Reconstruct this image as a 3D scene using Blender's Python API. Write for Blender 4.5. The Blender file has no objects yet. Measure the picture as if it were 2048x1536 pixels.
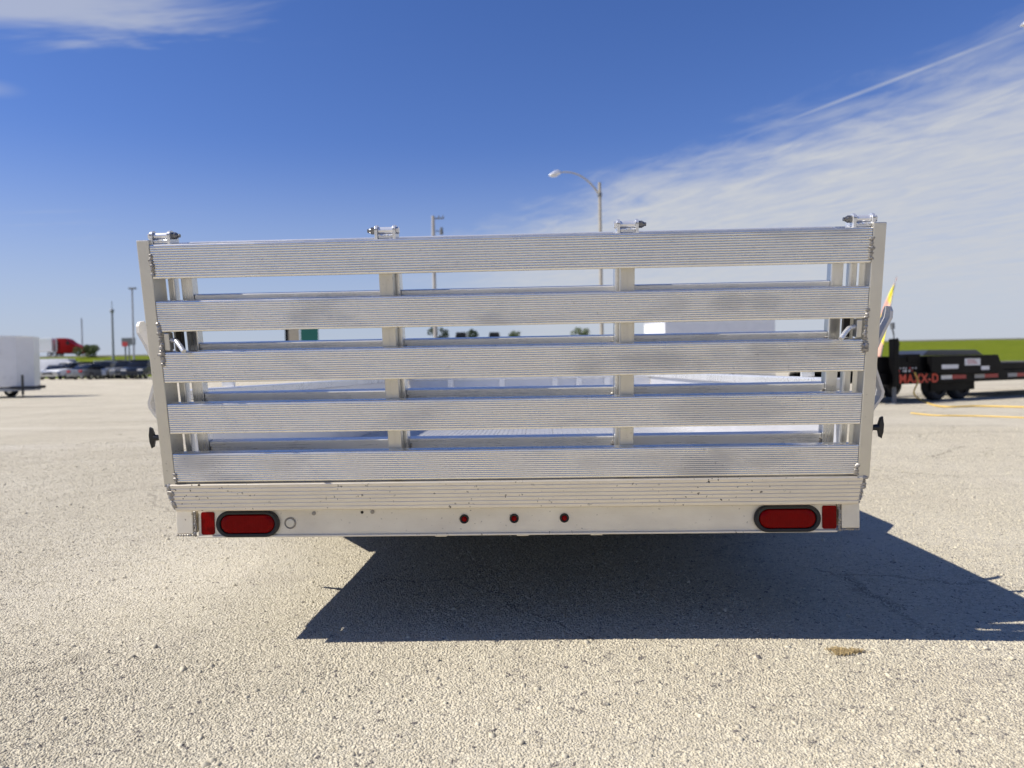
import bpy, bmesh, math, random
import numpy as np
from mathutils import Vector, Matrix

random.seed(4); rng = np.random.default_rng(7)
R = math.radians
scene = bpy.context.scene
COL = scene.collection

# ------------------------------------------------------------------ camera
CAM = Vector((0.0865, -2.1487, 0.810))
YAW, PIT, ROL, FPX = 0.0372, 0.0209, -0.0177, 1480.0
_f = Vector((-math.sin(YAW) * math.cos(PIT), math.cos(YAW) * math.cos(PIT), -math.sin(PIT)))
_r0 = Vector((math.cos(YAW), math.sin(YAW), 0)); _u0 = _r0.cross(_f)
_r = math.cos(ROL) * _r0 + math.sin(ROL) * _u0
_u = -math.sin(ROL) * _r0 + math.cos(ROL) * _u0
cam_d = bpy.data.cameras.new('camera'); cam = bpy.data.objects.new('camera', cam_d); COL.objects.link(cam)
m = Matrix((( _r.x, _u.x, -_f.x, CAM.x), (_r.y, _u.y, -_f.y, CAM.y), (_r.z, _u.z, -_f.z, CAM.z), (0, 0, 0, 1)))
cam.matrix_world = m
cam_d.sensor_width = 36; cam_d.lens = FPX / 2048 * 36
cam_d.clip_start = 0.05; cam_d.clip_end = 6000
cam_d.dof.use_dof = True; cam_d.dof.focus_distance = 2.12; cam_d.dof.aperture_fstop = 3.2
scene.camera = cam

# ------------------------------------------------------------------ sun and sky
SUN = Vector((-0.966, -0.19, 1.0)).normalized()
SUN_EL = math.asin(SUN.z); SUN_AZ = math.atan2(SUN.x, SUN.y)
sd = bpy.data.lights.new('sun', 'SUN'); sd.energy = 4.6; sd.angle = R(0.53); sd.color = (1.0, 0.94, 0.85)
so = bpy.data.objects.new('sun', sd); COL.objects.link(so)
so.rotation_euler = SUN.to_track_quat('Z', 'Y').to_euler()
so.location = (-20, -5, 30)

world = bpy.data.worlds.new('World'); scene.world = world; world.use_nodes = True


class NT:
    """Small helper round a node tree."""
    def __init__(self, tree):
        self.t = tree; self.n = tree.nodes; self.l = tree.links
    def new(self, typ, **kw):
        nd = self.n.new(typ)
        for k, v in kw.items():
            setattr(nd, k, v)
        return nd
    def put(self, sock, v):
        if isinstance(v, bpy.types.NodeSocket):
            self.l.new(v, sock)
        elif v is not None:
            sock.default_value = v
    def math(self, op, a, b=None, c=None, clamp=False):
        nd = self.new('ShaderNodeMath', operation=op, use_clamp=clamp)
        self.put(nd.inputs[0], a); self.put(nd.inputs[1], b)
        if c is not None: self.put(nd.inputs[2], c)
        return nd.outputs[0]
    def vmath(self, op, a, b=None):
        nd = self.new('ShaderNodeVectorMath', operation=op)
        self.put(nd.inputs[0], a)
        if b is not None: self.put(nd.inputs[1], b)
        return nd.outputs[0]
    def range(self, v, a, b, c=0.0, d=1.0, smooth=False):
        nd = self.new('ShaderNodeMapRange'); nd.clamp = True
        if smooth: nd.interpolation_type = 'SMOOTHSTEP'
        self.put(nd.inputs[0], v)
        for i, x in enumerate((a, b, c, d)): self.put(nd.inputs[i + 1], x)
        return nd.outputs[0]
    def noise(self, vec, scale, detail=4, rough=0.55, dist=0.0):
        nd = self.new('ShaderNodeTexNoise')
        self.put(nd.inputs['Vector'], vec); nd.inputs['Scale'].default_value = scale
        nd.inputs['Detail'].default_value = detail; nd.inputs['Roughness'].default_value = rough
        nd.inputs['Distortion'].default_value = dist
        return nd.outputs[0]
    def voronoi(self, vec, scale, feature='F1', rand=1.0):
        nd = self.new('ShaderNodeTexVoronoi', feature=feature)
        self.put(nd.inputs['Vector'], vec); nd.inputs['Scale'].default_value = scale
        nd.inputs['Randomness'].default_value = rand
        return nd
    def mix(self, f, a, b, mode='MIX'):
        nd = self.new('ShaderNodeMix', data_type='RGBA', blend_type=mode)
        self.put(nd.inputs[0], f); self.put(nd.inputs[6], a); self.put(nd.inputs[7], b)
        return nd.outputs[2]
    def mapping(self, vec, scale=(1, 1, 1), loc=(0, 0, 0), rot=(0, 0, 0)):
        nd = self.new('ShaderNodeMapping')
        self.put(nd.inputs[0], vec); nd.inputs[1].default_value = loc
        nd.inputs[2].default_value = rot; nd.inputs[3].default_value = scale
        return nd.outputs[0]


def build_world():
    t = NT(world.node_tree); t.n.clear()
    out = t.new('ShaderNodeOutputWorld'); bg = t.new('ShaderNodeBackground')
    t.l.new(bg.outputs[0], out.inputs[0])
    sky = t.new('ShaderNodeTexSky', sky_type='NISHITA')
    sky.sun_disc = False; sky.sun_elevation = SUN_EL; sky.sun_rotation = SUN_AZ
    sky.air_density = 1.1; sky.dust_density = 0.15; sky.ozone_density = 4.0; sky.altitude = 200
    tc = t.new('ShaderNodeTexCoord'); d = tc.outputs['Generated']
    sep = t.new('ShaderNodeSeparateXYZ'); t.l.new(d, sep.inputs[0])
    z = t.math('MAXIMUM', sep.outputs[2], 0.02)
    px = t.math('DIVIDE', sep.outputs[0], z); py = t.math('DIVIDE', sep.outputs[1], z)
    cmb = t.new('ShaderNodeCombineXYZ'); t.l.new(px, cmb.inputs[0]); t.l.new(py, cmb.inputs[1])
    P = cmb.outputs[0]                         # where the view ray meets the cirrus layer
    # along = distance along the front of the cloud bank, across = distance into it
    across = t.math('ADD', t.math('MULTIPLY', px, 0.868), t.math('MULTIPLY', py, 0.496))
    along = t.math('SUBTRACT', t.math('MULTIPLY', px, 0.496), t.math('MULTIPLY', py, 0.868))
    c2 = t.new('ShaderNodeCombineXYZ'); t.l.new(along, c2.inputs[0]); t.l.new(across, c2.inputs[1])
    Q = c2.outputs[0]
    n1 = t.noise(Q, 1.3, 3, 0.6)
    n2 = t.noise(t.mapping(Q, (1.2, 2.6, 1), rot=(0, 0, R(24))), 2.0, 5, 0.66, 0.8)
    n3 = t.noise(t.mapping(Q, (0.7, 2.2, 1), rot=(0, 0, R(-10))), 5.0, 4, 0.6, 0.5)
    n4 = t.noise(t.mapping(Q, (1.0, 2.0, 1)), 0.45, 1, 0.5)
    wob = t.math('ADD', t.math('MULTIPLY', t.math('SUBTRACT', n1, 0.5), 1.3), t.math('MULTIPLY', t.math('SUBTRACT', n2, 0.5), 0.9))
    s = t.math('SUBTRACT', t.math('ADD', t.math('SUBTRACT', across, 2.36), wob), t.math('MULTIPLY', t.math('ADD', along, 4.7), 0.07))
    bank = t.range(s, -0.38, 0.75, smooth=True)
    side = t.range(t.math('ADD', px, t.math('MULTIPLY', t.math('SUBTRACT', n1, 0.5), 1.2)), -1.9, 0.4, smooth=True)
    bank = t.math('MULTIPLY', bank, side)
    tex = t.range(t.math('ADD', t.math('MULTIPLY', n2, 0.6), t.math('MULTIPLY', n3, 0.4)), 0.28, 0.60, 0.58, 1.0)
    bank = t.math('MULTIPLY', bank, tex)
    bank = t.math('MULTIPLY', bank, t.range(n4, 0.25, 0.55, 0.85, 1.0))
    # loose wisps over the rest of the sky
    w1 = t.noise(t.mapping(P, (1.0, 3.2, 1), loc=(0.35, 0.1, 0), rot=(0, 0, R(12))), 1.1, 4, 0.62, 0.7)
    wide = t.noise(t.mapping(P, (0.55, 1.0, 1), loc=(4.3, 1.0, 0)), 0.55, 1, 0.5)
    # one wisp hangs over the left of the lot
    dx = t.math('DIVIDE', t.math('ADD', px, 1.48), 0.75); dy = t.math('DIVIDE', t.math('SUBTRACT', t.math('ADD', py, t.math('MULTIPLY', px, -0.10)), 2.08), 0.30)
    blob = t.math('SUBTRACT', 1.0, t.math('SQRT', t.math('ADD', t.math('MULTIPLY', dx, dx), t.math('MULTIPLY', dy, dy))))
    blob = t.range(t.math('ADD', blob, t.math('MULTIPLY', t.math('SUBTRACT', w1, 0.5), 2.4)), -0.05, 0.85, 0, 1, smooth=True)
    thin = t.math('MULTIPLY', t.range(w1, 0.52, 0.8, smooth=True), t.range(wide, 0.58, 0.75, smooth=True))
    dxs = t.math('DIVIDE', t.math('ADD', px, 1.9), 0.16); dys = t.math('DIVIDE', t.math('SUBTRACT', py, 2.5), 0.13)
    blob2 = t.math('SUBTRACT', 1.0, t.math('SQRT', t.math('ADD', t.math('MULTIPLY', dxs, dxs), t.math('MULTIPLY', dys, dys))))
    blob2 = t.math('MULTIPLY', t.range(blob2, 0, 1, smooth=True), 0.25)
    wisps = t.math('MAXIMUM', t.math('MAXIMUM', t.math('MULTIPLY', blob, 0.62), t.math('MULTIPLY', thin, 0.35)), blob2)
    # two condensation trails along the bank
    def trail(c, w, a0, a1, k):
        off = t.math('ABSOLUTE', t.math('SUBTRACT', across, c))
        ln = t.range(off, w, w * 0.2, smooth=True)
        return t.math('MULTIPLY', t.math('MULTIPLY', ln, t.range(along, a0, a0 + 0.9, smooth=True)), t.math('MULTIPLY', t.range(n3, 0.3, 0.6, 0.5, 1.0), k))
    tr = t.math('MAXIMUM', trail(2.445, 0.026, -2.7, 9, 0.55), trail(3.28, 0.045, -3.2, 9, 0.25))
    mask = t.math('MAXIMUM', t.math('MAXIMUM', bank, wisps), tr)
    mask = t.math('MULTIPLY', mask, t.range(sep.outputs[2], 0.0, 0.10, 0.35, 1.0))
    hs = t.new('ShaderNodeHueSaturation'); hs.inputs['Saturation'].default_value = 1.18; hs.inputs['Value'].default_value = 1.0
    t.l.new(sky.outputs[0], hs.inputs['Color'])
    tint = t.mix(1.0, hs.outputs[0], (0.87, 0.765, 1.03, 1), 'MULTIPLY')
    haze = t.range(sep.outputs[2], -0.02, 0.30, 1.0, 0.0, smooth=True)
    base = t.mix(t.math('MULTIPLY', haze, 0.85), tint, (3.9, 4.6, 5.7, 1))
    col = t.mix(mask, base, (5.05, 5.25, 5.65, 1))
    t.l.new(col, bg.inputs[0]); bg.inputs[1].default_value = 0.082


build_world()
world.cycles.sampling_method = 'MANUAL'; world.cycles.sample_map_resolution = 512
cy = scene.cycles
cy.max_bounces = 6; cy.diffuse_bounces = 4; cy.glossy_bounces = 4; cy.transmission_bounces = 2
cy.use_adaptive_sampling = True; cy.adaptive_threshold = 0.02
cy.sample_clamp_indirect = 6.0; cy.caustics_reflective = True; cy.blur_glossy = 1.0; cy.caustics_refractive = False
vs = scene.view_settings
vs.view_transform = 'Standard'; vs.look = 'None'; vs.exposure = 0.5; vs.gamma = 1.0; vs.use_curve_mapping = False


# ------------------------------------------------------------------ helpers
def ray(x, y):
    return _f + _r * ((x - 1024) / FPX) - _u * ((y - 768) / FPX)
def at(x, y, Y):
    """world point seen at photo pixel (x, y), Y metres along the trailer's axis"""
    d = ray(x, y); return CAM + d * ((Y - CAM.y) / d.y)
def on_ground(x, y, z=0.0):
    d = ray(x, y); return CAM + d * ((z - CAM.z) / d.z)


def material(name, fn):
    mt = bpy.data.materials.new(name); mt.use_nodes = True
    t = NT(mt.node_tree); t.n.clear()
    out = t.new('ShaderNodeOutputMaterial'); b = t.new('ShaderNodeBsdfPrincipled')
    t.l.new(b.outputs[0], out.inputs[0])
    fn(t, b); return mt

def coords(t, which='Object'):
    return t.new('ShaderNodeTexCoord').outputs[which]

def bump(t, b, h, strength=0.3, dist=0.01):
    nd = t.new('ShaderNodeBump'); nd.inputs['Strength'].default_value = strength; nd.inputs['Distance'].default_value = dist
    t.put(nd.inputs['Height'], h); t.l.new(nd.outputs[0], b.inputs['Normal'])

def paint(name, col, rough=0.4, metal=0.0, var=0.10, coat=0.0, scale=3.0, spec=0.5):
    def fn(t, b):
        n = t.noise(coords(t), scale, 4)
        k = t.range(n, 0.3, 0.7, 1 - var, 1 + var)
        v = t.new('ShaderNodeVectorMath', operation='SCALE'); v.inputs[0].default_value = col[:3]; t.put(v.inputs['Scale'], k)
        t.l.new(v.outputs[0], b.inputs['Base Color'])
        b.inputs['Metallic'].default_value = metal
        t.put(b.inputs['Roughness'], t.range(n, 0.3, 0.7, max(0.02, rough - 0.06), rough + 0.06))
        b.inputs['Coat Weight'].default_value = coat; b.inputs['Specular IOR Level'].default_value = spec
    return material(name, fn)

def alu(name, col, rough, dirt=0.0, smudge=0.0, metal=1.0, brushed=(1.5, 60, 60), specks=0.0, dirtcol=(0.33, 0.29, 0.23, 1)):
    def fn(t, b):
        o = coords(t)
        big = t.noise(o, 5.0, 4, 0.6)
        br = t.noise(t.mapping(o, brushed), 4.0, 4, 0.6)
        c = t.mix(t.range(big, 0.3, 0.75), tuple(x * 0.93 for x in col[:3]) + (1,), tuple(col[:3]) + (1,))
        r = t.math('ADD', t.range(br, 0.25, 0.75, rough - 0.07, rough + 0.07), t.range(big, 0.3, 0.7, -0.04, 0.04))
        met = metal
        if smudge:
            oi = t.new('ShaderNodeObjectInfo'); sm = t.noise(t.vmath('ADD', t.mapping(o, (0.55, 1.0, 1.4)), t.vmath('MULTIPLY', oi.outputs['Location'], (0, 0, 0))), 5.5, 4, 0.5, 0.2)
            f = t.math('MULTIPLY', t.range(sm, 0.52, 0.74, smooth=True), smudge)
            sp = t.new('ShaderNodeSeparateXYZ'); t.l.new(o, sp.inputs[0])
            for cx_, cz_, rx_, rz_ in ((0.452, 0.492, 0.042, 0.030), (0.600, 0.494, 0.055, 0.028), (0.690, 0.495, 0.050, 0.028), (0.585, 0.345, 0.10, 0.030), (0.60, 0.200, 0.16, 0.034), (0.44, 0.056, 0.24, 0.032)):
                ex = t.math('DIVIDE', t.math('SUBTRACT', sp.outputs[0], cx_), rx_); ez = t.math('DIVIDE', t.math('SUBTRACT', sp.outputs[2], cz_), rz_)
                d2 = t.math('ADD', t.math('MULTIPLY', ex, ex), t.math('MULTIPLY', ez, ez))
                f = t.math('MAXIMUM', f, t.math('MULTIPLY', t.range(t.math('ADD', d2, t.math('MULTIPLY', t.math('SUBTRACT', sm, 0.5), 5.0)), 1.3, -0.1, smooth=True), 0.22))
            c = t.mix(f, c, (0.36, 0.34, 0.30, 1)); r = t.math('ADD', r, t.math('MULTIPLY', f, 0.18))
        if dirt:
            dn = t.noise(t.mapping(o, (1.0, 1.0, 1.7)), 7.0, 6, 0.65)
            f = t.math('MULTIPLY', t.range(dn, 0.35, 0.75, 0.35, 1.0), dirt)
            c = t.mix(f, c, dirtcol); met = t.math('SUBTRACT', metal, t.math('MULTIPLY', f, metal * 0.9))
            r = t.math('ADD', r, t.math('MULTIPLY', f, 0.25))
        if specks:
            sp = t.noise(o, 95.0, 2, 0.5); zone = t.noise(o, 2.6, 2, 0.5)
            f = t.math('MULTIPLY', t.math('MULTIPLY', t.range(sp, 0.67, 0.71), t.range(zone, 0.42, 0.62)), specks)
            c = t.mix(f, c, (0.055, 0.042, 0.030, 1)); r = t.math('ADD', r, t.math('MULTIPLY', f, 0.3))
        t.put(b.inputs['Base Color'], c); t.put(b.inputs['Roughness'], r); t.put(b.inputs['Metallic'], met)
    return material(name, fn)

M = {}
M['slat'] = alu('ribbed aluminium', (0.91, 0.872, 0.775), 0.25, smudge=0.40, dirt=0.08, specks=0.25, metal=0.88)
M['post'] = alu('gate post aluminium', (0.66, 0.64, 0.58), 0.36, metal=0.92, dirt=0.16, brushed=(60, 60, 1.5), specks=0.3)
M['inner'] = alu('clean aluminium', (0.86, 0.855, 0.84), 0.30, metal=0.6)
M['floor'] = alu('worn floor aluminium', (0.56, 0.56, 0.55), 0.48, metal=0.6, brushed=(60, 1.5, 60), dirt=0.2, dirtcol=(0.30, 0.28, 0.25, 1))
M['innerv'] = alu('clean aluminium upright', (0.70, 0.70, 0.69), 0.28, metal=0.85, brushed=(60, 60, 1.5))
M['arm'] = alu('weathered flat bar', (0.72, 0.69, 0.63), 0.60, metal=0.08, brushed=(60, 60, 1.5))
M['sheet'] = alu('sheet aluminium', (0.80, 0.80, 0.81), 0.38, metal=0.6)
M['flap'] = alu('dusty aluminium', (0.88, 0.82, 0.70), 0.42, dirt=0.50, specks=1.0, dirtcol=(0.68, 0.60, 0.45, 1))
M['cross'] = alu('dusty plate', (0.86, 0.82, 0.72), 0.45, dirt=0.60, specks=0.8, dirtcol=(0.62, 0.55, 0.425, 1))
M['zinc'] = alu('zinc plated steel', (0.74, 0.75, 0.76), 0.28, metal=0.65)
M['weld'] = alu('weld bead', (0.42, 0.40, 0.37), 0.40, dirt=0.4, dirtcol=(0.08, 0.07, 0.06, 1))
M['boltsteel'] = paint('dull bolt steel', (0.20, 0.20, 0.20), 0.35, 0.8)
M['steel_dark'] = paint('dark steel', (0.05, 0.05, 0.05), 0.4, 0.6)
M['blackplastic'] = paint('black plastic', (0.012, 0.012, 0.013), 0.38)
M['rubber'] = paint('black rubber', (0.016, 0.016, 0.016), 0.62)
M['tyre'] = paint('tyre rubber', (0.022, 0.022, 0.023), 0.75)
def lens_fn(t, b):
    o = coords(t)
    n = t.noise(o, 60, 2)
    t.put(b.inputs['Base Color'], t.mix(n, (0.16, 0.0015, 0.0015, 1), (0.24, 0.002, 0.002, 1)))
    b.inputs['Roughness'].default_value = 0.15; b.inputs['Specular IOR Level'].default_value = 0.08
    w = t.new('ShaderNodeTexWave'); t.l.new(o, w.inputs[0]); w.inputs['Scale'].default_value = 45; w.bands_direction = 'X'
    bump(t, b, w.outputs[0], 0.05, 0.002)
M['lens'] = material('red lens', lens_fn)
M['hole'] = paint('painted hole shade', (0.02, 0.018, 0.016), 0.8)  # near-black colour stands in for shade in holes and gaps
M['white'] = paint('white panel', (0.74, 0.75, 0.76), 0.32, coat=0.2, var=0.04)
M['grey'] = paint('grey panel', (0.36, 0.38, 0.41), 0.38, var=0.05)
M['blackpaint'] = paint('black frame paint', (0.003, 0.003, 0.0035), 0.45, spec=0.08)
M['red'] = paint('red truck paint', (0.20, 0.003, 0.004), 0.4, spec=0.1)
M['glass'] = paint('dark vehicle glass', (0.010, 0.011, 0.012), 0.12, spec=0.3)
M['chrome'] = paint('bright rim', (0.62, 0.63, 0.64), 0.25, 1.0)
M['lampglass'] = paint('clear lamp', (0.70, 0.70, 0.68), 0.15)
M['redlamp'] = paint('red lamp', (0.35, 0.010, 0.010), 0.2)
M['wood'] = paint('weathered pole wood', (0.42, 0.36, 0.28), 0.85, var=0.25)
M['galv'] = paint('galvanised pole', (0.36, 0.33, 0.27), 0.55, 0.2)
M['palepole'] = paint('pale concrete pole', (0.36, 0.34, 0.31), 0.8)
M['darkpole'] = paint('dark pole', (0.12, 0.13, 0.14), 0.6)
M['greypole'] = paint('grey pole', (0.26, 0.28, 0.30), 0.6)
M['green_sign'] = paint('green road sign', (0.0, 0.10, 0.075), 0.5)
M['grey_sign'] = paint('grey billboard', (0.14, 0.15, 0.16), 0.6)
M['beige'] = paint('beige panel', (0.36, 0.32, 0.24), 0.7)
M['hose'] = paint('yellow hose', (0.66, 0.45, 0.10), 0.6)
M['orange'] = paint('orange lettering', (0.62, 0.045, 0.012), 0.45)
M['sticker'] = paint('white sticker', (0.72, 0.72, 0.72), 0.45)
M['stickerred'] = paint('red print', (0.45, 0.04, 0.04), 0.5)
M['bark'] = paint('bark', (0.09, 0.07, 0.05), 0.9, var=0.3)


def leaf_fn(col):
    def fn(t, b):
        oi = t.new('ShaderNodeNewGeometry')
        n = t.noise(coords(t), 1.2, 3)
        t.put(b.inputs['Base Color'], t.mix(n, tuple(c * 0.6 for c in col) + (1,), tuple(c * 1.35 for c in col) + (1,)))
        b.inputs['Roughness'].default_value = 0.6
    return fn
M['leaf'] = material('leaf green', leaf_fn((0.10, 0.14, 0.04)))
M['leafdark'] = material('dark leaf green', leaf_fn((0.035, 0.065, 0.025)))


class MB:
    """Collects shapes; build() links them as one mesh object."""
    def __init__(self):
        self.bm = bmesh.new()
    def _xf(self, vs, mat):
        if mat is not None:
            for v in vs: v.co = mat @ v.co
    def box(self, x0, x1, y0, y1, z0, z1, bev=0.0, mat=None, seg=2):
        g = bmesh.ops.create_cube(self.bm, size=1.0); vs = g['verts']
        for v in vs:
            v.co = Vector(((x0 + x1) / 2 + v.co.x * (x1 - x0), (y0 + y1) / 2 + v.co.y * (y1 - y0), (z0 + z1) / 2 + v.co.z * (z1 - z0)))
        if bev > 0:
            es = list({e for v in vs for e in v.link_edges})
            r = bmesh.ops.bevel(self.bm, geom=es, offset=bev, segments=seg, affect='EDGES', profile=0.5)
            vs = list({v for f in r['faces'] for v in f.verts} | {v for v in vs if v.is_valid})
        self._xf(vs, mat); return self
    def poly(self, pts, a0, a1, axis='x', bev=0.0, mat=None):
        """extrude a closed 2-D outline; axis x: pts are (y,z); y: (x,z); z: (x,y)"""
        def P(p, a):
            return {'x': (a, p[0], p[1]), 'y': (p[0], a, p[1]), 'z': (p[0], p[1], a)}[axis]
        lo = [self.bm.verts.new(P(p, a0)) for p in pts]; hi = [self.bm.verts.new(P(p, a1)) for p in pts]
        n = len(pts); fs = [self.bm.faces.new(lo), self.bm.faces.new(hi[::-1])]
        for i in range(n):
            fs.append(self.bm.faces.new((lo[i], hi[i], hi[(i + 1) % n], lo[(i + 1) % n])))
        vs = lo + hi
        if bev > 0:
            es = [e for e in {e for f in fs[:2] for e in f.edges}]
            r = bmesh.ops.bevel(self.bm, geom=es, offset=bev, segments=2, affect='EDGES', profile=0.5)
            vs = list({v for f in r['faces'] for v in f.verts} | {v for v in vs if v.is_valid})
        self._xf(vs, mat); return self
    def cyl(self, p0, p1, r0, r1=None, seg=16, mat=None):
        p0, p1 = Vector(p0), Vector(p1); r1 = r0 if r1 is None else r1
        d = p1 - p0
        g = bmesh.ops.create_cone(self.bm, cap_ends=True, segments=seg, radius1=r0, radius2=max(r1, 1e-5), depth=d.length)
        q = d.to_track_quat('Z', 'Y').to_matrix().to_4x4(); q.translation = (p0 + p1) / 2
        for v in g['verts']: v.co = q @ v.co
        self._xf(g['verts'], mat); return self
    def tube(self, pts, r, seg=10):
        pts = [Vector(p) for p in pts]; rs = r if isinstance(r, (list, tuple)) else [r] * len(pts)
        rings = []; nrm = None
        for i, p in enumerate(pts):
            t = (pts[min(i + 1, len(pts) - 1)] - pts[max(i - 1, 0)]).normalized()
            if nrm is None:
                nrm = t.cross(Vector((0, 0, 1)));
                if nrm.length < 0.1: nrm = t.cross(Vector((1, 0, 0)))
            nrm = (nrm - t * nrm.dot(t)).normalized(); bn = t.cross(nrm)
            rings.append([self.bm.verts.new(p + (nrm * math.cos(a) + bn * math.sin(a)) * rs[i]) for a in [2 * math.pi * k / seg for k in range(seg)]])
        for a, b in zip(rings, rings[1:]):
            for k in range(seg):
                self.bm.faces.new((a[k], a[(k + 1) % seg], b[(k + 1) % seg], b[k]))
        self.bm.faces.new(rings[0][::-1]); self.bm.faces.new(rings[-1]); return self
    def blob(self, c, r, sub=1, sc=(1, 1, 1), jit=0.0):
        g = bmesh.ops.create_icosphere(self.bm, subdivisions=sub, radius=r)
        for v in g['verts']:
            v.co = Vector(c) + Vector((v.co.x * sc[0], v.co.y * sc[1], v.co.z * sc[2])) * (1 + random.uniform(-jit, jit))
        return self
    def mesh(self, name, mat, smooth=None):
        bmesh.ops.recalc_face_normals(self.bm, faces=self.bm.faces)
        me = bpy.data.meshes.new(name); self.bm.to_mesh(me); self.bm.free()
        me.materials.append(mat)
        if smooth is not None:
            me.polygons.foreach_set('use_smooth', [True] * len(me.polygons))
            me.set_sharp_from_angle(angle=R(smooth))
        return me
    def build(self, name, mat, parent=None, loc=None, smooth=None):
        o = bpy.data.objects.new(name, self.mesh(name, mat, smooth)); COL.objects.link(o)
        if parent is not None: o.parent = parent
        if loc is not None: o.location = loc
        return o

def empty(name, loc=(0, 0, 0), rz=0.0, parent=None):
    o = bpy.data.objects.new(name, None); COL.objects.link(o)
    o.location = loc; o.rotation_euler = (0, 0, rz); o.empty_display_size = 0.2
    if parent is not None: o.parent = parent
    return o

def tag(o, label=None, cat=None, group=None, kind=None):
    if label: o['label'] = label
    if cat: o['category'] = cat
    if group: o['group'] = group
    if kind: o['kind'] = kind
    return o

def inst(name, me, parent, loc=(0, 0, 0), rot=(0, 0, 0), scale=(1, 1, 1)):
    o = bpy.data.objects.new(name, me); COL.objects.link(o); o.parent = parent
    o.location = loc; o.rotation_euler = rot; o.scale = scale; return o

def copy_tree(o, parent=None):
    kids = [c for c in COL.objects if c.parent == o]
    c = o.copy(); COL.objects.link(c); c.parent = parent
    for k in kids: copy_tree(k, c)
    return c


# ------------------------------------------------------------------ ground
def ground_height(x, y):
    """flat near the trailer, rising a little to the back of the lot"""
    t = np.clip((y - 28) / 45.0, 0, 1); s = t * t * (3 - 2 * t)
    left = np.clip((10 - x) / 40.0, 0, 1)
    return 0.52 * s * (0.35 + 0.65 * left)

def ground_mat():
    def fn(t, b):
        o = coords(t)
        fine = t.voronoi(o, 150.0)
        hsv = t.new('ShaderNodeSeparateColor'); t.l.new(fine.outputs['Color'], hsv.inputs[0])
        big = t.noise(o, 0.55, 4, 0.65); mid = t.noise(o, 2.3, 3, 0.6)
        c = t.mix(hsv.outputs[0], (0.41, 0.368, 0.282, 1), (0.60, 0.55, 0.425, 1))
        c = t.mix(t.range(hsv.outputs[1], 0.92, 0.97), c, (0.20, 0.18, 0.155, 1))
        c = t.mix(t.math('MULTIPLY', t.range(big, 0.45, 0.68), 0.55), c, (0.61, 0.565, 0.455, 1))      # dusty, pale patches
        c = t.mix(t.math('MULTIPLY', t.range(mid, 0.56, 0.72), 0.40), c, (0.36, 0.315, 0.25, 1))      # damp, dirty patches
        # wheel tracks pressed across the lot
        st = t.noise(t.mapping(o, (0.10, 1.0, 1), rot=(0, 0, R(-4))), 0.9, 3, 0.6, 0.2)
        c = t.mix(t.math('MULTIPLY', t.range(st, 0.55, 0.66), 0.42), c, (0.33, 0.29, 0.225, 1))
        c = t.mix(t.math('MULTIPLY', t.range(st, 0.40, 0.30), 0.5), c, (0.66, 0.62, 0.53, 1))
        # a few cracks
        wob = t.new('ShaderNodeTexNoise'); t.l.new(o, wob.inputs['Vector']); wob.inputs['Scale'].default_value = 5.0; wob.inputs['Detail'].default_value = 3
        ov = t.new('ShaderNodeVectorMath', operation='MULTIPLY_ADD'); t.l.new(wob.outputs['Color'], ov.inputs[0]); ov.inputs[1].default_value = (0.25, 0.25, 0); t.l.new(o, ov.inputs[2])
        cr = t.voronoi(t.mapping(ov.outputs[0], (0.55, 1.0, 1), rot=(0, 0, R(-24))), 0.9, 'DISTANCE_TO_EDGE')
        c = t.mix(t.math('MULTIPLY', t.range(cr.outputs['Distance'], 0.008, 0.001), t.range(big, 0.54, 0.44, 0.0, 0.6)), c, (0.15, 0.13, 0.105, 1))
        t.put(b.inputs['Base Color'], c)
        b.inputs['Roughness'].default_value = 0.92; b.inputs['Specular IOR Level'].default_value = 0.15
        bump(t, b, t.math('SUBTRACT', 1.0, fine.outputs['Distance']), 0.8, 0.0075)
    return material('crushed limestone', fn)
M['ground'] = ground_mat()

def stone_mat():
    def fn(t, b):
        o = coords(t)
        v = t.voronoi(o, 70.0)
        s = t.new('ShaderNodeSeparateColor'); t.l.new(v.outputs['Color'], s.inputs[0])
        c = t.mix(s.outputs[0], (0.42, 0.38, 0.29, 1), (0.61, 0.56, 0.43, 1))
        c = t.mix(t.range(s.outputs[1], 0.93, 0.97), c, (0.17, 0.155, 0.14, 1))
        t.put(b.inputs['Base Color'], c); b.inputs['Roughness'].default_value = 0.9
        b.inputs['Specular IOR Level'].default_value = 0.15
        bump(t, b, t.noise(o, 400, 2), 0.3, 0.002)
    return material('limestone chips', fn)
M['stone'] = stone_mat()

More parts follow.
